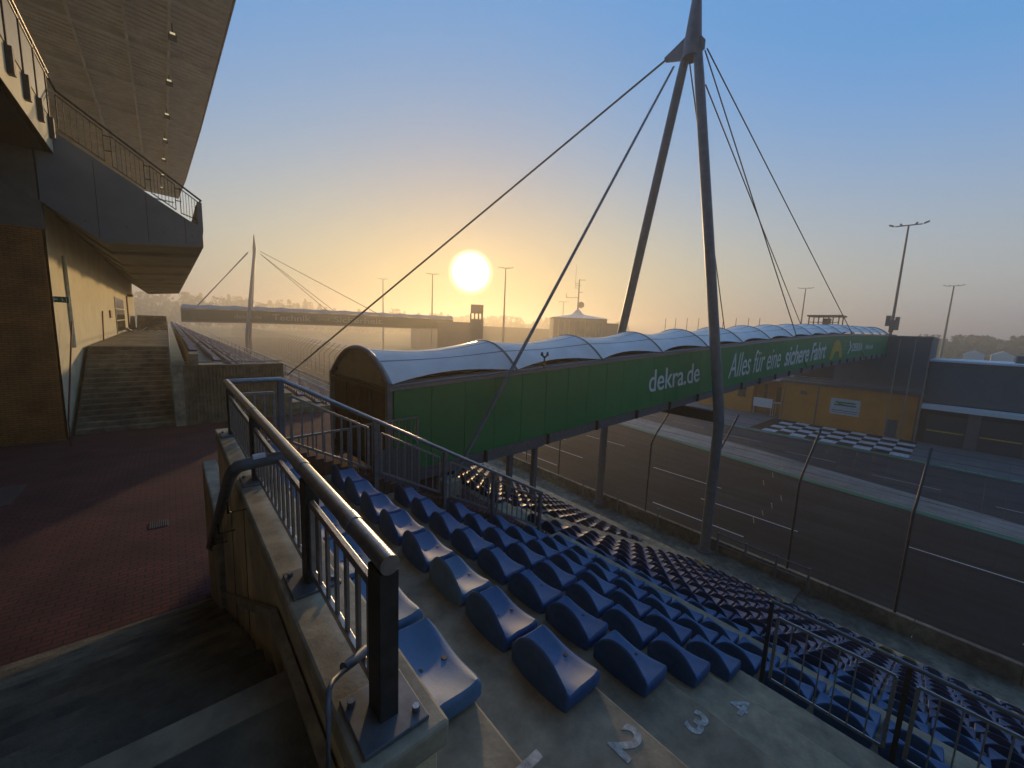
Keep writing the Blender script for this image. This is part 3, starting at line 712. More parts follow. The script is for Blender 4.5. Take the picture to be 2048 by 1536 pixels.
# ------------------------------------------------------------------ bridges
def bridge(P0, P1, prof, width, label, words, H=2.6, nbay=12, hc=1.08, skew=0., wid=1.25):
    P0 = Vector((*P0, 0)); P1 = Vector((*P1, 0)); Lg = (P1-P0).length; d = (P1-P0)/Lg; nrm = Vector((-d.y, d.x, 0))   # nrm = away from camera side
    def zt_(s):
        x = s/Lg
        if x <= prof[0][0]: return prof[0][1]
        for (a, za), (b_, zb) in zip(prof, prof[1:]):
            if x <= b_: f = (x-a)/(b_-a); return za+(zb-za)*f
        return prof[-1][1]
    name = 'covered_footbridge'
    def Q(s, v, dz): p = P0+d*(s+skew*v/width*max(0, 1-s/12))+nrm*v; return (p.x, p.y, zt_(s)+dz)
    t = thing(name, (P0.x, P0.y, prof[0][1]-2.8), label, 'footbridge', 'covered footbridges over the track')
    for v0, nm in ((0, 'side_panel'), (width, 'side_panel')):
        b = MB(); s = .12; o_ = -.04 if v0 == 0 else .04
        while s < Lg-.1:
            e = min(s+wid-.018, Lg)
            b.hexa([Q(s, v0+o_, -H), Q(e, v0+o_, -H), Q(e, v0, -H), Q(s, v0, -H)], [Q(s, v0+o_, 0), Q(e, v0+o_, 0), Q(e, v0, 0), Q(s, v0, 0)]) if v0 == 0 else \
            b.hexa([Q(s, v0, -H), Q(e, v0, -H), Q(e, v0+o_, -H), Q(s, v0+o_, -H)], [Q(s, v0, 0), Q(e, v0, 0), Q(e, v0+o_, 0), Q(s, v0+o_, 0)])
            s += wid
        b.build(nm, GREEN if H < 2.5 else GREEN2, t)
    n = max(4, int(Lg/4)); ss = [Lg*i/n for i in range(n+1)]
    def run(v0, v1, z0, z1, nm, m):
        b = MB()
        for a, c in zip(ss, ss[1:]): b.hexa([Q(a, v0, z0), Q(c, v0, z0), Q(c, v1, z0), Q(a, v1, z0)], [Q(a, v0, z1), Q(c, v0, z1), Q(c, v1, z1), Q(a, v1, z1)])
        return b.build(nm, m, t)
    run(.01, .05, -H+.01, -.01, 'panel_backing', MUD); run(width-.05, width-.01, -H+.01, -.01, 'panel_backing', MUD)
    run(.05, width-.05, -H-.02, -H+.2, 'deck', DARKW)
    run(-.06, .16, -H-.34, -H-.01, 'bottom_chord', GALVD); run(width-.16, width+.06, -H-.34, -H-.01, 'bottom_chord', GALVD)
    run(-.07, .05, .01, .09, 'top_trim', GALV); run(width-.05, width+.07, .01, .09, 'top_trim', GALV)
    run(-.02, .55, .10, .14, 'gutter', GUTTER); run(width-.55, width+.02, .10, .14, 'gutter', GUTTER)
    s = 3.
    while s < Lg:
        b = MB(); b.beam(Q(s, -.10, -H-.32), Q(s, -.10, -H+.04), .14, .05, up=d); b.beam(Q(s, .1, -H-.2), Q(s, width-.1, -H-.2), .16, .25); s += 2.6; b.build('cross_bearer', DARKST, t)
    # membrane roof
    bl = Lg/nbay; nu, nv = 10, 17
    b = MB()
    for k in range(nbay):
        P = []
        for i in range(nu+1):
            f = i/nu; s = (k+f)*bl; sag = math.sin(math.pi*f); row = []
            for j in range(nv):
                v = -1+2*j/(nv-1)
                inset = .30*sag**.8
                z = (1-abs(v)**2.15)*(hc-.36*sag) + .15 + .16*sag
                vv = width/2+v*(width/2-.02-inset)
                row.append(Q(s, vv, z))
            P.append(row)
        b.grid(P, True)
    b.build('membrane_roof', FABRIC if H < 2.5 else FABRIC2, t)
    b = MB()
    for v in (-.62, -.22, .22, .62):
        for k in range(nbay):
            P = []
            for i in range(nu+1):
                f = i/nu; s = (k+f)*bl; sag = math.sin(math.pi*f); inset = .30*sag**.8; row = []
                for vo in (v-.012, v+.012):
                    row.append(Q(s, width/2+vo*(width/2-.02-inset), (1-abs(vo)**2.15)*(hc-.36*sag)+.154+.16*sag))
                P.append(row)
            b.grid(P, True)
    b.build('fabric_seam', GUTTER, t)
    for k in range(nbay+1):
        b = MB(); s = min(max(k*bl, .02), Lg-.02); rr = .045 if 0 < k < nbay else .09
        b.tube([Q(s, width/2+v*(width/2), (1-abs(v)**2.15)*(hc+.0)+.13) for v in [-1+2*j/18 for j in range(19)]], rr, 8)
        b.build('roof_rib', GUTTER, t)
        c = MB(); c.beam(Q(s, 0, .12), Q(s, .35, .30), .07, .10); c.beam(Q(s, width, .12), Q(s, width-.35, .30), .07, .1); c.build('rib_shoe', DARKST, t)
    # end gable
    b = MB(); pts = [Q(.03, width/2+v*(width/2-.06), (1-abs(v)**2.15)*hc+.1) for v in [-1+2*j/18 for j in range(19)]]
    b.prism(pts, d*.05); b.build('gable', BEIGE, t)
    b = MB(); b.prism([Q(.03, .1, -H), Q(.03, width-.1, -H), Q(.03, width-.1, .1), Q(.03, .1, .1)][::-1], d*.05); o = b.build('entrance_wall', BROWN, t)
    b = MB()
    for f in (.28, .5, .72): b.beam(Q(0, width*f, -H), Q(0, width*f, .0), .07, .05)
    b.beam(Q(0, .1, -.02), Q(0, width-.1, -.02), .10, .08); b.build('door_frame', DARKST, o)
    for v in (.0, width):
        b = MB(); b.beam(Q(0, v, -H-.1), Q(0, v, .2), .14, .14); b.build('corner_post', GUTTER, t)
    if words:
        for (w, s0, size, zb, sh, bd, m, xs) in words:
            e = 10 if s0 < Lg-12 else Lg-s0-.2
            r = Vector(Q(s0+e, 0, 0))-Vector(Q(s0, 0, 0)); o_ = Vector(Q(s0, -.048, -H+zb))
            text('lettering', w, size, m, t, o_, r, (0, 0, 1), .006, sh, bd, 1, xs)
    return t, Q
BX0, BX1 = 4.15, 67.
pr1 = [((x-BX0)/(BX1-BX0), z) for x, z in ((4.15, -1.68), (6.6, -1.53), (9.8, -1.31), (14., -1.03), (17.8, -.80), (23.7, -.42), (29.6, -.06), (39.5, .46), (50., .85), (67., 1.18))]
br1, Q1 = bridge((BX0, 9.5), (BX1, 9.685-.0446*BX1), pr1, 3.6, 'long green covered footbridge with scalloped white membrane roof crossing the track', [
    ('dekra.de', 11.6, 1.4, .70, 0, .01, LETTER, 4.45), ('Alles für eine', 19.4, 2.0, .48, .25, 0, LETTER, 7.8),
    ('sichere Fahrt', 27.9, 1.95, .48, .25, .03, LETTER, 9.5), ('DEKRA', 45.9, 1.1, .7, 0, .01, LETTER, 4.2), ('dekra.de', 51.4, .8, .8, 0, 0, LETTER, 3.6)], 2.24, 15, .86, -.45, 1.07)
def on1(s, z, off=-.055): return Vector(Q1(s*.857, off, -2.24+z*.86))
b = MB(); pts = [(x-5.1, z) for x, z in [(51.2, .25), (50.2, .25), (50.6, 1.2), (51.2, 2.0), (52.4, 2.25), (53.4, 2.0), (54.3, 1.25), (54.9, .3), (53.8, .3), (53.4, .9), (52.6, 1.1), (51.8, .9)]]
b.prism([on1(s, z) for s, z in pts][::-1], (0, -.01, 0)); b.build('print_patch', YLOGO, br1)
b = MB(); b.prism([on1(s, z) for s, z in ((52.2, .6), (53.2, 1.3), (52.4, 2.0), (52.0, 2.0), (52.7, 1.3), (51.8, .6))][::-1], (0, -.01, 0)); b.build('arrow_mark', LETTER, br1)
b = MB()
for z in (.7, 1.1, 1.5, 1.9): b.prism([on1(s, z_) for s, z_ in ((49.9, z), (51.0, z), (51.0, z+.12), (49.9, z+.12))][::-1], (0, -.01, 0))
b.build('small_print', mat('pale_green_print', (.10, .36, .16), .5), br1)
# small fitting on near gutter
b = MB(); p = Vector(Q1(5.3, -.05, .1)); b.tube([p, p+Vector((0, 0, .42))], .03, 6); b.tube([p+Vector((-.12, 0, .45)), p+Vector((0, 0, .36)), p+Vector((.12, 0, .45))], .03, 6)
for sx in (-.13, .13): b.tube([p+Vector((sx, 0, .43)), p+Vector((sx, 0, .55))], [.05, .03], 8)
one('loudspeaker_bracket', b, DARKST, 'small forked metal bracket on the gutter of the green bridge', 'bracket')
# slim pier pair of bridge 1
t = thing('bridge_column_pair', (Q1(4.6, .3, 0)[0], Q1(4.6, .3, 0)[1], -6), 'slim pair of steel columns under the near end of the green bridge', 'column')
for ds in (0, 1.1):
    b = MB(); p = Q1(4.3+ds, .3, -2.6); b.box(p[0]-.08, p[0]+.08, p[1]-.08, p[1]+.08, -8, p[2]); b.build('column', GALVD, t)
b = MB(); b.beam(Q1(4.1, .3, -2.68), Q1(5.7, .3, -2.68), .14); b.build('cross_beam', GALVD, t)

def mast(apex, base_n, base_f, stays, cables, label, rl=.34, knee=-3.9):
    t = thing('cable_mast', (base_n[0], base_n[1], base_n[2]), label, 'mast', 'A-frame cable masts carrying the footbridges')
    ax = Vector(apex)
    for bs, dy in ((base_n, -.3), (base_f, .3)):
        bs = Vector(bs); top = ax+Vector((0, dy, -.7)); mid = bs*.5+top*.5
        kn = Vector((bs.x, bs.y, knee)); mid = kn*.5+top*.5
        b = MB(); b.tube([bs, kn-Vector((0, 0, .9)), kn-Vector((0, 0, .25))+(top-kn)*.004, kn*.96+top*.04, mid, top*.92+kn*.08, top], [rl*.98, rl, rl, rl, rl, rl*.95, rl*.85], 18); b.build('leg', PAINTST, t)
        b = MB(); b.tube([bs+Vector((0, 0, -.1)), bs+Vector((0, 0, .12))], rl*1.5, 12); b.build('leg_foot', GALVD, t)
    b = MB(); b.tube([ax+Vector((0, 0, -.9)), ax+Vector((0, 0, -.1)), ax+Vector((0, 0, 3.2))], [.42, .40, .07], 14); b.build('spire', PAINTST, t)
    b = MB()
    b.prism([ax+Vector((-.04, .2, .3)), ax+Vector((-.04, .95, -.05)), ax+Vector((-.04, 1.45, -.25)), ax+Vector((-.04, 1.35, -.5)), ax+Vector((-.04, .2, -.9))], (.08, 0, 0))
    b.prism([ax+Vector((-.04, -.2, .2)), ax+Vector((-.04, -.62, -.35)), ax+Vector((-.04, -.62, -.75)), ax+Vector((-.04, -.2, -.9))], (.08, 0, 0))
    b.build('lug_plate', PAINTST, t)
    for (p, q, r) in stays:
        b = MB(); b.tube([p, q], r, 8); b.build('stay_cable', PAINTST, t)
    for (p, q, r) in cables:
        b = MB(); b.tube([p, q], r, 6); b.build('hanger_cable', DARKST, t)
    return t
AP = (20.1, 10.7, 14.4)
mast(AP, (19.65, 7.35, -10.6), (19.9, 14.0, -10.6),
     [((20.1, 12.0, 14.05), (5.54, 28., -3.41), .055), ((20.1, 11.6, 13.5), (5.43, 8.6, -4.2), .055)],
     [((20.4, 10.1, 13.8), Q1(51.4, -.1, -2.3), .035), ((20.3, 10.15, 13.7), Q1(32.8, -.1, -2.3), .035),
      ((20.3, 9.95, 12.1), Q1(44.5, 3.65, .2), .035), ((20.1, 10.9, 13.9), Q1(27.0, 3.65, .2), .035)],
     'tall grey steel A-frame mast beside the green bridge, cables fanning from its top', .235, -3.8)
b = MB(); b.beam((19.8, 7.4, -3.75), (19.85, 13.9, -3.75), .42, .5)
one('mast_cross_beam', b, BROWN, 'dark brown cross beam under the green bridge joining the two mast legs', 'beam')
b = MB(); b.box(5.2, 5.66, 8.35, 8.85, FL, -4.0)
one('cable_anchor_block', b, COPING, 'small concrete block by the bridge end holding the lower stay cable', 'anchor block')
pr2 = [(0, 1.65), (.25, 2.0), (.6, 2.15), (1, 2.2)]
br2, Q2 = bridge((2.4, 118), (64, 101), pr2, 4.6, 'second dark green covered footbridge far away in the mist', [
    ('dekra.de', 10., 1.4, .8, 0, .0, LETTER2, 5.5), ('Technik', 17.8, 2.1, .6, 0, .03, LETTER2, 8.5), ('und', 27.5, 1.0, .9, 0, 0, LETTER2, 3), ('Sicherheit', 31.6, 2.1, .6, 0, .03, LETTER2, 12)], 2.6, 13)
mast((17, 117, 17.2), (14, 112.5, -10.6), (16, 123, -10.6),
     [((15.6, 117, 16.), (3, 126, -1), .1), ((15.6, 117, 15.8), (2.6, 120, -1), .1)],
     [((18.2, 117, 16.6), Q2(46., -.1, -1), .07), ((18.2, 117, 16.6), Q2(47., 5., -1), .07), ((18.2, 117, 16.), Q2(31., -.1, .1), .07), ((18.2, 117, 16.), Q2(33., 5, .1), .07)],
     'distant A-frame cable mast above the second footbridge, pale in the haze', .36)

# ------------------------------------------------------------------ debris fence
t = thing('debris_fence', (20.3, 10, -10), 'tall wire debris fence on the barrier wall, its posts bent toward the track', 'fence')
def fx(y): return 20.31+max(0, (y-10))*.03
post = MB(); post.tube([(0, 0, 0), (0, 0, 4.0), (.25, -.03, 4.45), (2.1, -.1, 6.15)], .045, 8); pm = post.mesh('fence_post', DARKST)
first = True; ylist = [-14.2+3.5*i for i in range(88)]
for y in ylist:
    o = bpy.data.objects.new('fence_post', pm); COL.objects.link(o); o.parent = t; o.matrix_parent_inverse = Matrix.Translation(-t.location)
    o.location = (fx(y), y+.75-.0, -10.08)
b = MB()
for j in range(14):
    z = -9.9+j*.3; b.tube([(fx(y_)-.02, y_, z) for y_ in (-14, -5, 10, 60, 120, 290)], .0045, 4, False)
for j in range(7):
    f = j/6; b.tube([(fx(y_)+.3+1.75*f, y_, -5.6+1.6*f) for y_ in (-14, -5, 10, 60, 120, 290)], .006, 4, False)
for i in range(300):
    y = -14+i*.5; b.tube([(fx(y), y, -10), (fx(y), y, -6.0), (fx(y)+2.0, y, -3.98)], .0025, 3, False)
b.build('wire_mesh', DARKST, t)
b = MB(); y = 5.6
for i in range(7): b.tube([(20.5+.1*i, y-.3*i % 1.1, -8.6+.45*i), (20.75+.1*i, y+.12-.3*i % 1.1, -8.45+.45*i)], .02, 5)
one('caught_tape', b, COPING, 'scraps of pale tape caught in the fence wires beside the mast leg', 'tape')
for i, y in enumerate((15.3, 12.65, 10.05)):
    b = MB(); b.tube([(19.9, y, -10.75), (19.9, y, -9.5)], .035, 8); b.tube([(19.9, y, -9.52), (19.9, y, -9.42)], .05, 8); b.box(19.8, 20, y-.1, y+.1, -10.75, -10.72)
    one('walkway_post', b, GALVD, ('post on the walkway farthest away, near the bridge columns', 'middle of the three short posts on the walkway by the barrier', 'short post on the walkway standing closest to the mast leg')[i], 'post', 'short posts on the walkway')
t = thing('walkway_railing', (20, 5, -10.75), 'low steel railing standing on the walkway beside the mast foot', 'railing')
b = MB(); b.tube([(20.0, 6.9, -9.55), (20.0, 3.2, -9.55)], .03, 8); b.tube([(20., 6.9, -10.1), (20., 3.2, -10.1)], .025, 8); b.build('rail', GALVD, t)
for y in (6.9, 5.65, 4.4, 3.2):
    b = MB(); b.box(19.96, 20.04, y-.04, y+.04, -10.75, -9.5); b.build('post', GALVD, t)
# lower-row platform at the mast foot
b = MB(); b.box(18.6, 20.15, 3.4, 7.9, -10.75, -10.6); one('mast_plinth', b, CONCD, 'dark low platform at the foot of the nearer mast leg', 'platform')

# ------------------------------------------------------------------ pit building
t = thing('pit_building', (68, 10, TZ), 'orange and grey pit building across the track with garages and roof terrace', 'building')
b = MB(); b.box(68, 80, 2.85, 17.2, TZ, -5.9); b.build('orange_block', ORANGE, t, .03)
b = MB(); b.box(67.7, 80, 2.6, 17.5, -5.88, -5.55); b.build('terrace_slab', GREYB, t)
b = MB(); b.tube([(67.8, 2.8, -4.85), (67.8, 17.3, -4.85)], .04, 6); b.tube([(67.8, 2.8, -5.2), (67.8, 17.3, -5.2)], .03, 6)
for i in range(13): b.tube([(67.8, 2.8+1.2*i, -5.6), (67.8, 2.8+1.2*i, -4.85)], .03, 6)
b.box(67.79, 67.81, 2.8, 17.3, -5.5, -5.0); b.build('terrace_railing', GALVD, t)
b = MB(); b.box(72, 80, 11.6, 17, -5.5, -2.2); b.build('recessed_wall', DARKW, t)
b = MB(); b.box(68.3, 82, 2.9, 11.6, -5.5, 1.08); b.build('grey_tower', GREYB, t)
b = MB(); b.box(68.2, 82.1, 2.8, 11.7, 1.08, 1.25); b.build('tower_coping', GALVD, t)
b = MB(); b.box(69.5, 82, -60, 2.8, -6.6, -1.7); b.build('grey_upper_storey', GREYB, t)
GP = mat('grey_panel', (.10, .10, .11), .6)
for i in range(4):
    b = MB(); b.box(69.44, 69.5, -3.-i*7.5, 1.6-i*7.5, -5.7, -2.4); b.build('upper_panel', GP, t)
b = MB(); b.box(69.2, 82.3, -60, 3.0, -1.68, -1.45); b.build('roof_edge', WHITE, t)
b = MB(); b.box(67.4, 69.5, -60, 2.8, -7.25, -6.75); b.build('white_canopy', WHITE, t)
for i in range(8):
    y = 2.2-i*4.15
    b = MB(); b.box(68.3, 68.4, y-3.2, y, TZ, -7.9); o = b.build('garage_door', mat('garage_blue', (.025, .04, .055), .5) if i == 0 else bpy.data.materials['garage_blue'], t)
    c = MB(); c.box(68.28, 68.3, y-3.1, y-.1, -9.9, -9.75); c.build('door_stripe', YLOGO, o)
    c = MB(); c.box(67.9, 68.5, y-4.15, y-3.2, TZ, -7.26); c.build('pillar', GREYB, t)
b = MB(); b.box(68.5, 80, -60, 2.8, TZ, -7.3); b.build('garage_back', DARKW, t)
b = MB(); b.box(67.94, 67.999, 8.3, 11.4, -9.5, -7.35); o = b.build('wall_sign', mat('pale_sign', (.5, .55, .55), .5), t)
b = MB(); b.box(67.925, 67.939, 8.7, 11.0, -8.3, -8.1); b.box(67.925, 67.939, 8.8, 10.9, -7.95, -7.75); b.beam((67.93, 10.6, -8.0), (67.93, 9.2, -8.25), .01, .12); b.build('sign_print', GSIGN, o)
b = MB(); b.box(67.925, 67.939, 8.5, 11.2, -9.0, -8.9); b.box(67.925, 67.939, 8.5, 11.2, -9.25, -9.18); b.build('sign_line', PAINTST, o)
for y in (3.1, 12.9, 16.9):
    b = MB(); b.tube([(67.9, y, TZ), (67.9, y, -5.9)], .06, 6); b.build('rain_pipe', GREYB, t)
b = MB(); b.box(67.96, 67.999, 4.6, 5.6, TZ+.1, -9.2); o = b.build('service_door', GREYB, t)
b = MB(); b.box(67.9, 67.96, 4.7, 4.8, -10.4, -10.3); b.build('door_handle', DARKST, o)
b = MB(); b.box(67.8, 68.0, 14.2, 14.9, -7.4, -6.9); b.build('air_unit', GREYB, t)
for y in (-6, -22, -38):
    b = MB(); b.box(74, 76, y, y+2.2, -1.45, -.6); b.build('roof_vent', GREYB, t)
b = MB(); b.box(72, 82, 17.3, 26.5, TZ, -6.2); b.build('orange_wing', ORANGE, t)
b = MB(); b.box(70, 82, 21.6, 30, TZ, -6.6); b.build('orange_annex', ORANGE, t)
for q in ((69.97, 70.0, 22.6, 23.8, -9.2, -7.6), (71.97, 72, 18.3, 18.9, -9.9, -7.2), (71.97, 72, 20.2, 20.6, -9.4, -6.9)):
    b = MB(); b.box(*q); b.build('window', GLASS, t)
b = MB(); b.box(69.0, 84, 17.3, 31, -6.18, -5.95); b.build('wing_roof', GREYB, t)
b = MB(); b.box(69.4, 69.5, 18.6, 21.2, -10.3, -8.9); b.tube([(69.45, 18.7, TZ), (69.45, 18.7, -10.3)], .04, 6); b.tube([(69.45, 21.1, TZ), (69.45, 21.1, -10.3)], .04, 6)
one('white_board', b, WHITE, 'blank white board standing in front of the orange wing', 'board')
b = MB(); b.box(69.6, 71, 16.9, 18.6, -9.5, -9.4)
for x in (69.7, 70.9):
    for y in (17, 18.5): b.tube([(x, y, TZ), (x, y, -9.5)], .03, 6)
one('white_table', b, WHITE, 'white topped high table beside the blank board', 'table')
b = MB(); b.box(44, 84, 30.5, 90, TZ, TZ+.02)
# cabin on roof behind the bridge
def at(az, el, D): # place by compass bearing from north, elevation ratio, distance
    return Vector((az[0]*D, az[1]*D, el*D))
t = thing('rooftop_cabin', (100, 20, .2), 'small glazed lookout cabin rising behind the bridge roof', 'cabin')
b = MB(); b.box(99, 103, 17.2, 22.2, -3, 3.1); b.build('cabin_base', GREYB, t)
b = MB(); b.box(98.6, 103.4, 16.8, 22.4, 5.2, 5.5); b.build('cabin_roof', GREYB, t)
for y in (17.3, 18.9, 20.5, 22.1):
    b = MB(); b.beam((99.1, y, 3.1), (99.1, y, 5.2), .18); b.beam((102.9, y, 3.1), (102.9, y, 5.2), .18); b.build('mullion', DARKST, t)
b = MB(); b.box(99.0, 99.1, 17.2, 22.2, 4.0, 4.12); b.box(100.5, 101.6, 18.9, 20.1, 3.1, 4.9); b.build('transom', DARKST, t)
# flagpoles
for i, (px, Dx) in enumerate(((68.3, 6.9), (69.2, 6.1), (70., 5.2))):
    b = MB(); b.tube([(67.0, 5.55-i*1.35, TZ), (67.0, 5.55-i*1.35, -3.), (67.0, 5.55-i*1.35, .9+0.*i)], [.07, .06, .035], 8)
    one('flagpole', b, GALV, ('bare flagpole in front of the grey tower, closest to the bridge', 'middle bare flagpole of the three before the grey tower', 'bare flagpole in front of the grey tower, farthest from the bridge')[i], 'flagpole', 'three flagpoles by the pit building')
FP = [(1332, 654), (1352, 654), (1375, 655), (1398, 655), (1447, 655), (1473, 656), (1498, 657), (1520, 658)]
def rayp(px, py):
    d = F+R*((px-1024)/787.5)-U*((py-768)/787.5); return d
for i, (px, py) in enumerate(FP):
    d = rayp(px, 636); h = math.hypot(d.x, d.y); p = d*(115/h)
    b = MB(); b.tube([(p.x, p.y, TZ), (p.x, p.y, p.z)], [.16, .07], 6)
    one('distant_pole', b, GREYB, f'thin pole above the bridge roof, {ORD[i]} of the row starting at the far mast leg', 'pole', 'row of poles behind the bridge roof')

# light masts
def light_mast(x, y, top, label, r=.22, heads=True, boxes=False):
    t = thing('light_mast', (x, y, TZ), label, 'light mast', 'tall floodlight masts')
    b = MB(); b.tube([(x, y, TZ), (x, y, top)], [r*1.5, r*.6], 10); b.build('pole', GALVD, t)
    v = Vector((y, -x, 0)).normalized()
    b = MB(); c = Vector((x, y, top))
    b.beam(c-v*1.5, c+v*1.5, .14); 
    for s in (-1.6, -.7, .7, 1.6): b.beam(c+v*s+Vector((0, 0, .05)), c+v*(s*1.35)+Vector((0, 0, .3)), .5, .16)
    b.build('lamp_head', GALVD, t)
    if boxes:
        for k, (dz, dv, hh) in enumerate(((-14.6, .55, 2.0), (-14.2, -.5, 1.6), (-15., .0, 1.8))):
            b = MB(); q = c+v*dv; b.box(q.x-.3, q.x+.3, q.y-.25, q.y+.25, top+dz-hh/2, top+dz+hh/2); b.build('antenna_box', GREYB, t)
        b = MB(); b.tube([(x, y, top-16.6), (x, y, top-16.3)], .8, 10); b.build('service_ring', GALVD, t)
light_mast(85, 8.3, 18, 'light mast with antenna boxes halfway up, standing behind the pit building', .2, True, True)
light_mast(76.4, 92.4, 18, 'hazy light mast just right of the sun beside the control tower', .26)
light_mast(70.2, 124.5, 18, 'faint light mast a little left of the sun', .26)
light_mast(66, 156.5, 18, 'very faint light mast, farthest left before the glowing sky', .26)
light_mast(164, 38.7, 18, 'pale light mast rising behind the lookout cabin', .28)
light_mast(174, 5.2, 18, 'pale light mast rising from the trees at the right', .28)
light_mast(131, 118, 13, 'barely visible light mast between the antenna building and the mast leg', .2)

# race control building + tower
t = thing('control_tower', (64, 98, TZ), 'square control tower with open lookout at the end of the second bridge', 'tower')
v = Vector((.84, -.55, 0)); u = Vector((.55, .84, 0)); c0 = Vector((64.0, 92, 0))
def obx(c, a, b_, z0, z1, nm, m, tt):
    bb = MB(); P = [c, c+v*a, c+v*a+u*b_, c+u*b_]; bb.hexa([(p.x, p.y, z0) for p in P], [(p.x, p.y, z1) for p in P]); return bb.build(nm, m, tt)
obx(c0-v*9, 9, 8, TZ, 1.6, 'main_block', GREYB, t); obx(c0, 3.6, 5, TZ, 2.6, 'tower_shaft', GREYB, t)
obx(c0+v*.1+Vector((0, 0, 0)), 3.4, 4.8, 4.3, 6.6, 'lookout_top', GREYB, t)
for a in (.1, 1.2, 2.3, 3.3):
    b = MB(); p = c0+v*a; b.beam((p.x, p.y, 2.6), (p.x, p.y, 4.3), .2); q = p+u*4.6; b.beam((q.x, q.y, 2.6), (q.x, q.y, 4.3), .2); b.build('lookout_post', DARKST, t)
t = thing('antenna_building', (110, 92, TZ), 'hazy pavilion with tent-like roof carrying a tall antenna mast', 'building')
c1 = Vector((.727, .685, 0))*150; v = Vector((.75, -.66, 0)); u = Vector((.66, .75, 0))
obx(c1, 20, 16, TZ, 5.4, 'wall', GREYB, t)
obx(c1+v*20+u*2, 5, 10, TZ, 4.0, 'annex', GREYB, t)
b = MB(); P = [c1-v*.6-u*.6, c1+v*20.6-u*.6, c1+v*20.6+u*16.6, c1-v*.6+u*16.6]; ctr = c1+v*10+u*8
e = [(p.x, p.y, 5.41) for p in P]; m_ = [((p*.22+ctr*.78).x, (p*.22+ctr*.78).y, 7.0) for p in P]; b.hexa(e, m_)
b.hexa(m_, [((p*.02+ctr*.98).x, (p*.02+ctr*.98).y, 9.2) for p in P]); b.build('tent_roof', FABRIC, t)
b = MB()
for a in range(1, 10): p = c1+v*(a*2)-u*.05; b.beam((p.x, p.y, -3), (p.x, p.y, 4.6), .3)
b.build('facade_mullion', BEIGE, t)
t = thing('antenna_mast', (ctr.x, ctr.y, 8.5), 'slender antenna mast with dish and side arms on the tent roof', 'antenna')
b = MB(); z0 = 8.8; b.tube([(ctr.x, ctr.y, z0), (ctr.x, ctr.y, 20.5)], [.35, .2], 6); b.build('pole', DARKST, t)
b = MB()
for z, l0, l1 in ((13.5, -5, 0), (20.3, 0, 2.4), (19, -1.6, 0), (18.2, -1.6, .8), (17.2, -1.6, 0), (15.6, 0, 1.6)):
    b.beam(Vector((ctr.x, ctr.y, z))+v*l0, Vector((ctr.x, ctr.y, z))+v*l1, .16)
b.beam(Vector((ctr.x, ctr.y, 13.5))-v*4.8, Vector((ctr.x, ctr.y, 15.1))-v*4.8, .14); b.tube([Vector((ctr.x, ctr.y, 17))-v*1.5, Vector((ctr.x, ctr.y, 26))-v*1.5], .07, 5); b.build('side_arm', DARKST, t)
b = MB(); p = Vector((ctr.x, ctr.y, 10.8))+v*1.2; b.tube([p, p-u*.4], [1.25, 1.1], 16); b.build('dish', GREYB, t)
# long low sheds beyond the fence
b = MB(); b.box(40, 60, 74, 78, TZ, -8.3); b.box(39.8, 60.2, 73.8, 78.2, -8.3, -8.1)
one('low_shed', b, GREYB, 'long low grey shed in the infield behind the arched bridge end', 'shed')
b = MB(); b.box(95, 200, 180, 190, TZ, 1.5); one('long_hall', b, GREYB, 'long flat hall faint in the mist below the sun', 'hall')
for i, (x, y) in enumerate(((176, -6.5), (174, -1.2))):
    b = MB(); b.box(x, x+6, y-2, y+2, TZ, -1.6); b.prism([(x, y-2.3, -1.6), (x, y+2.3, -1.6), (x, y, -.3)], (6, 0, 0))
    one('white_tent', b, WHITE, ('white peaked tent beyond the pit roof at the right', 'small white peaked tent beyond the pit roof, left one')[i], 'tent')

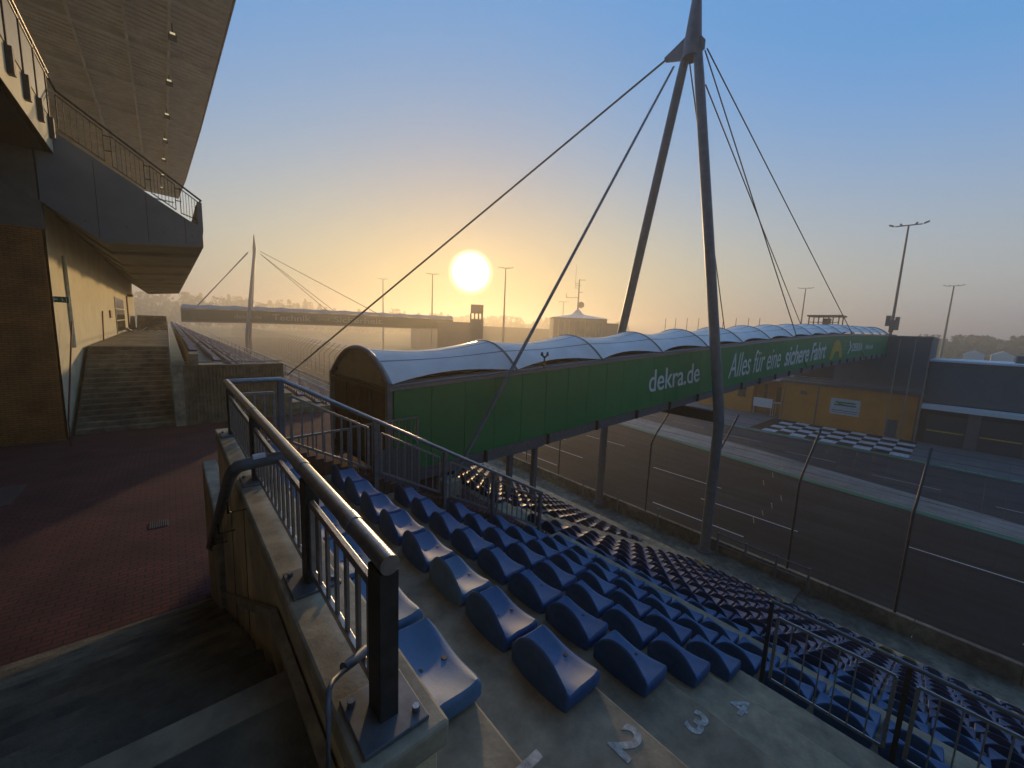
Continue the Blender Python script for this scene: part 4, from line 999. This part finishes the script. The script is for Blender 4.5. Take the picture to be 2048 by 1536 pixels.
# ------------------------------------------------------------------ distant woods (read as one mass)
def wood(name, label, spots_, n, leaf):
    b = MB(); tr = MB()
    for (x, y, r, h) in spots_:
        kind = random.random()
        for k in range(n):
            a = random.uniform(0, 6.283); q = random.random()
            zf = random.uniform(.12, 1)
            rr = r*math.sqrt(random.random())*((1.05-zf)*1.3 if kind < .35 else math.sqrt(max(.02, 1-(zf*2-1.15)**2)))
            c = Vector((x+rr*math.cos(a), y+rr*math.sin(a), TZ+h*zf))
            s = leaf*random.uniform(.6, 1.5); d1 = Vector((random.gauss(0, 1), random.gauss(0, 1), random.gauss(0, 1))).normalized()*s
            d2 = d1.cross(Vector((random.gauss(0, 1), random.gauss(0, 1), random.gauss(0, 1)))).normalized()*s*.7
            b.add([c-d1, c+d2, c+d1, c-d2], [(0, 1, 2, 3)])
        b.tube([(x, y, TZ), (x, y, TZ+h*.7)], [.3, .1], 5)
    o = b.build(name, LEAF); tag(o, label, 'trees', None, 'stuff')
sp = []
for i in range(150):
    az = rad(-6+i*.42+random.uniform(-.3, .3)); D = random.uniform(480, 600); sp.append((D*math.sin(az), D*math.cos(az), random.uniform(5, 11), random.uniform(24, 38) if az < rad(14) else random.uniform(18, 30)))
wood('far_woods', 'misty line of distant trees along the horizon behind the second bridge', sp, 230, 1.5)
sp = []
for i in range(110):
    az = rad(86+i*.28+random.uniform(-.3, .3)); D = random.uniform(300, 400); sp.append((D*math.sin(az), D*math.cos(az), random.uniform(5, 9), random.uniform(12, 19)))
wood('right_woods', 'hazy belt of trees beyond the pit building at the right', sp, 240, 1.1)

# ------------------------------------------------------------------ morning mist
b = MB(); b.box(-420, 760, -420, 820, TZ-1.5, 28)
o = b.build('haze', None); tag(o, 'thin morning mist lying over the whole circuit', 'haze', None, 'stuff')
hm = bpy.data.materials.new('mist'); hm.use_nodes = True; t_ = hm.node_tree; t_.nodes.clear()
pv = t_.nodes.new('ShaderNodeVolumePrincipled'); pv.inputs['Color'].default_value = (.90, .81, .66, 1); pv.inputs['Density'].default_value = .0022; pv.inputs['Anisotropy'].default_value = .62
mo = t_.nodes.new('ShaderNodeOutputMaterial'); t_.links.new(pv.outputs[0], mo.inputs['Volume'])
o.data.materials.append(hm)
try: hm.volume_intersection_method = 'FAST'
except Exception: pass
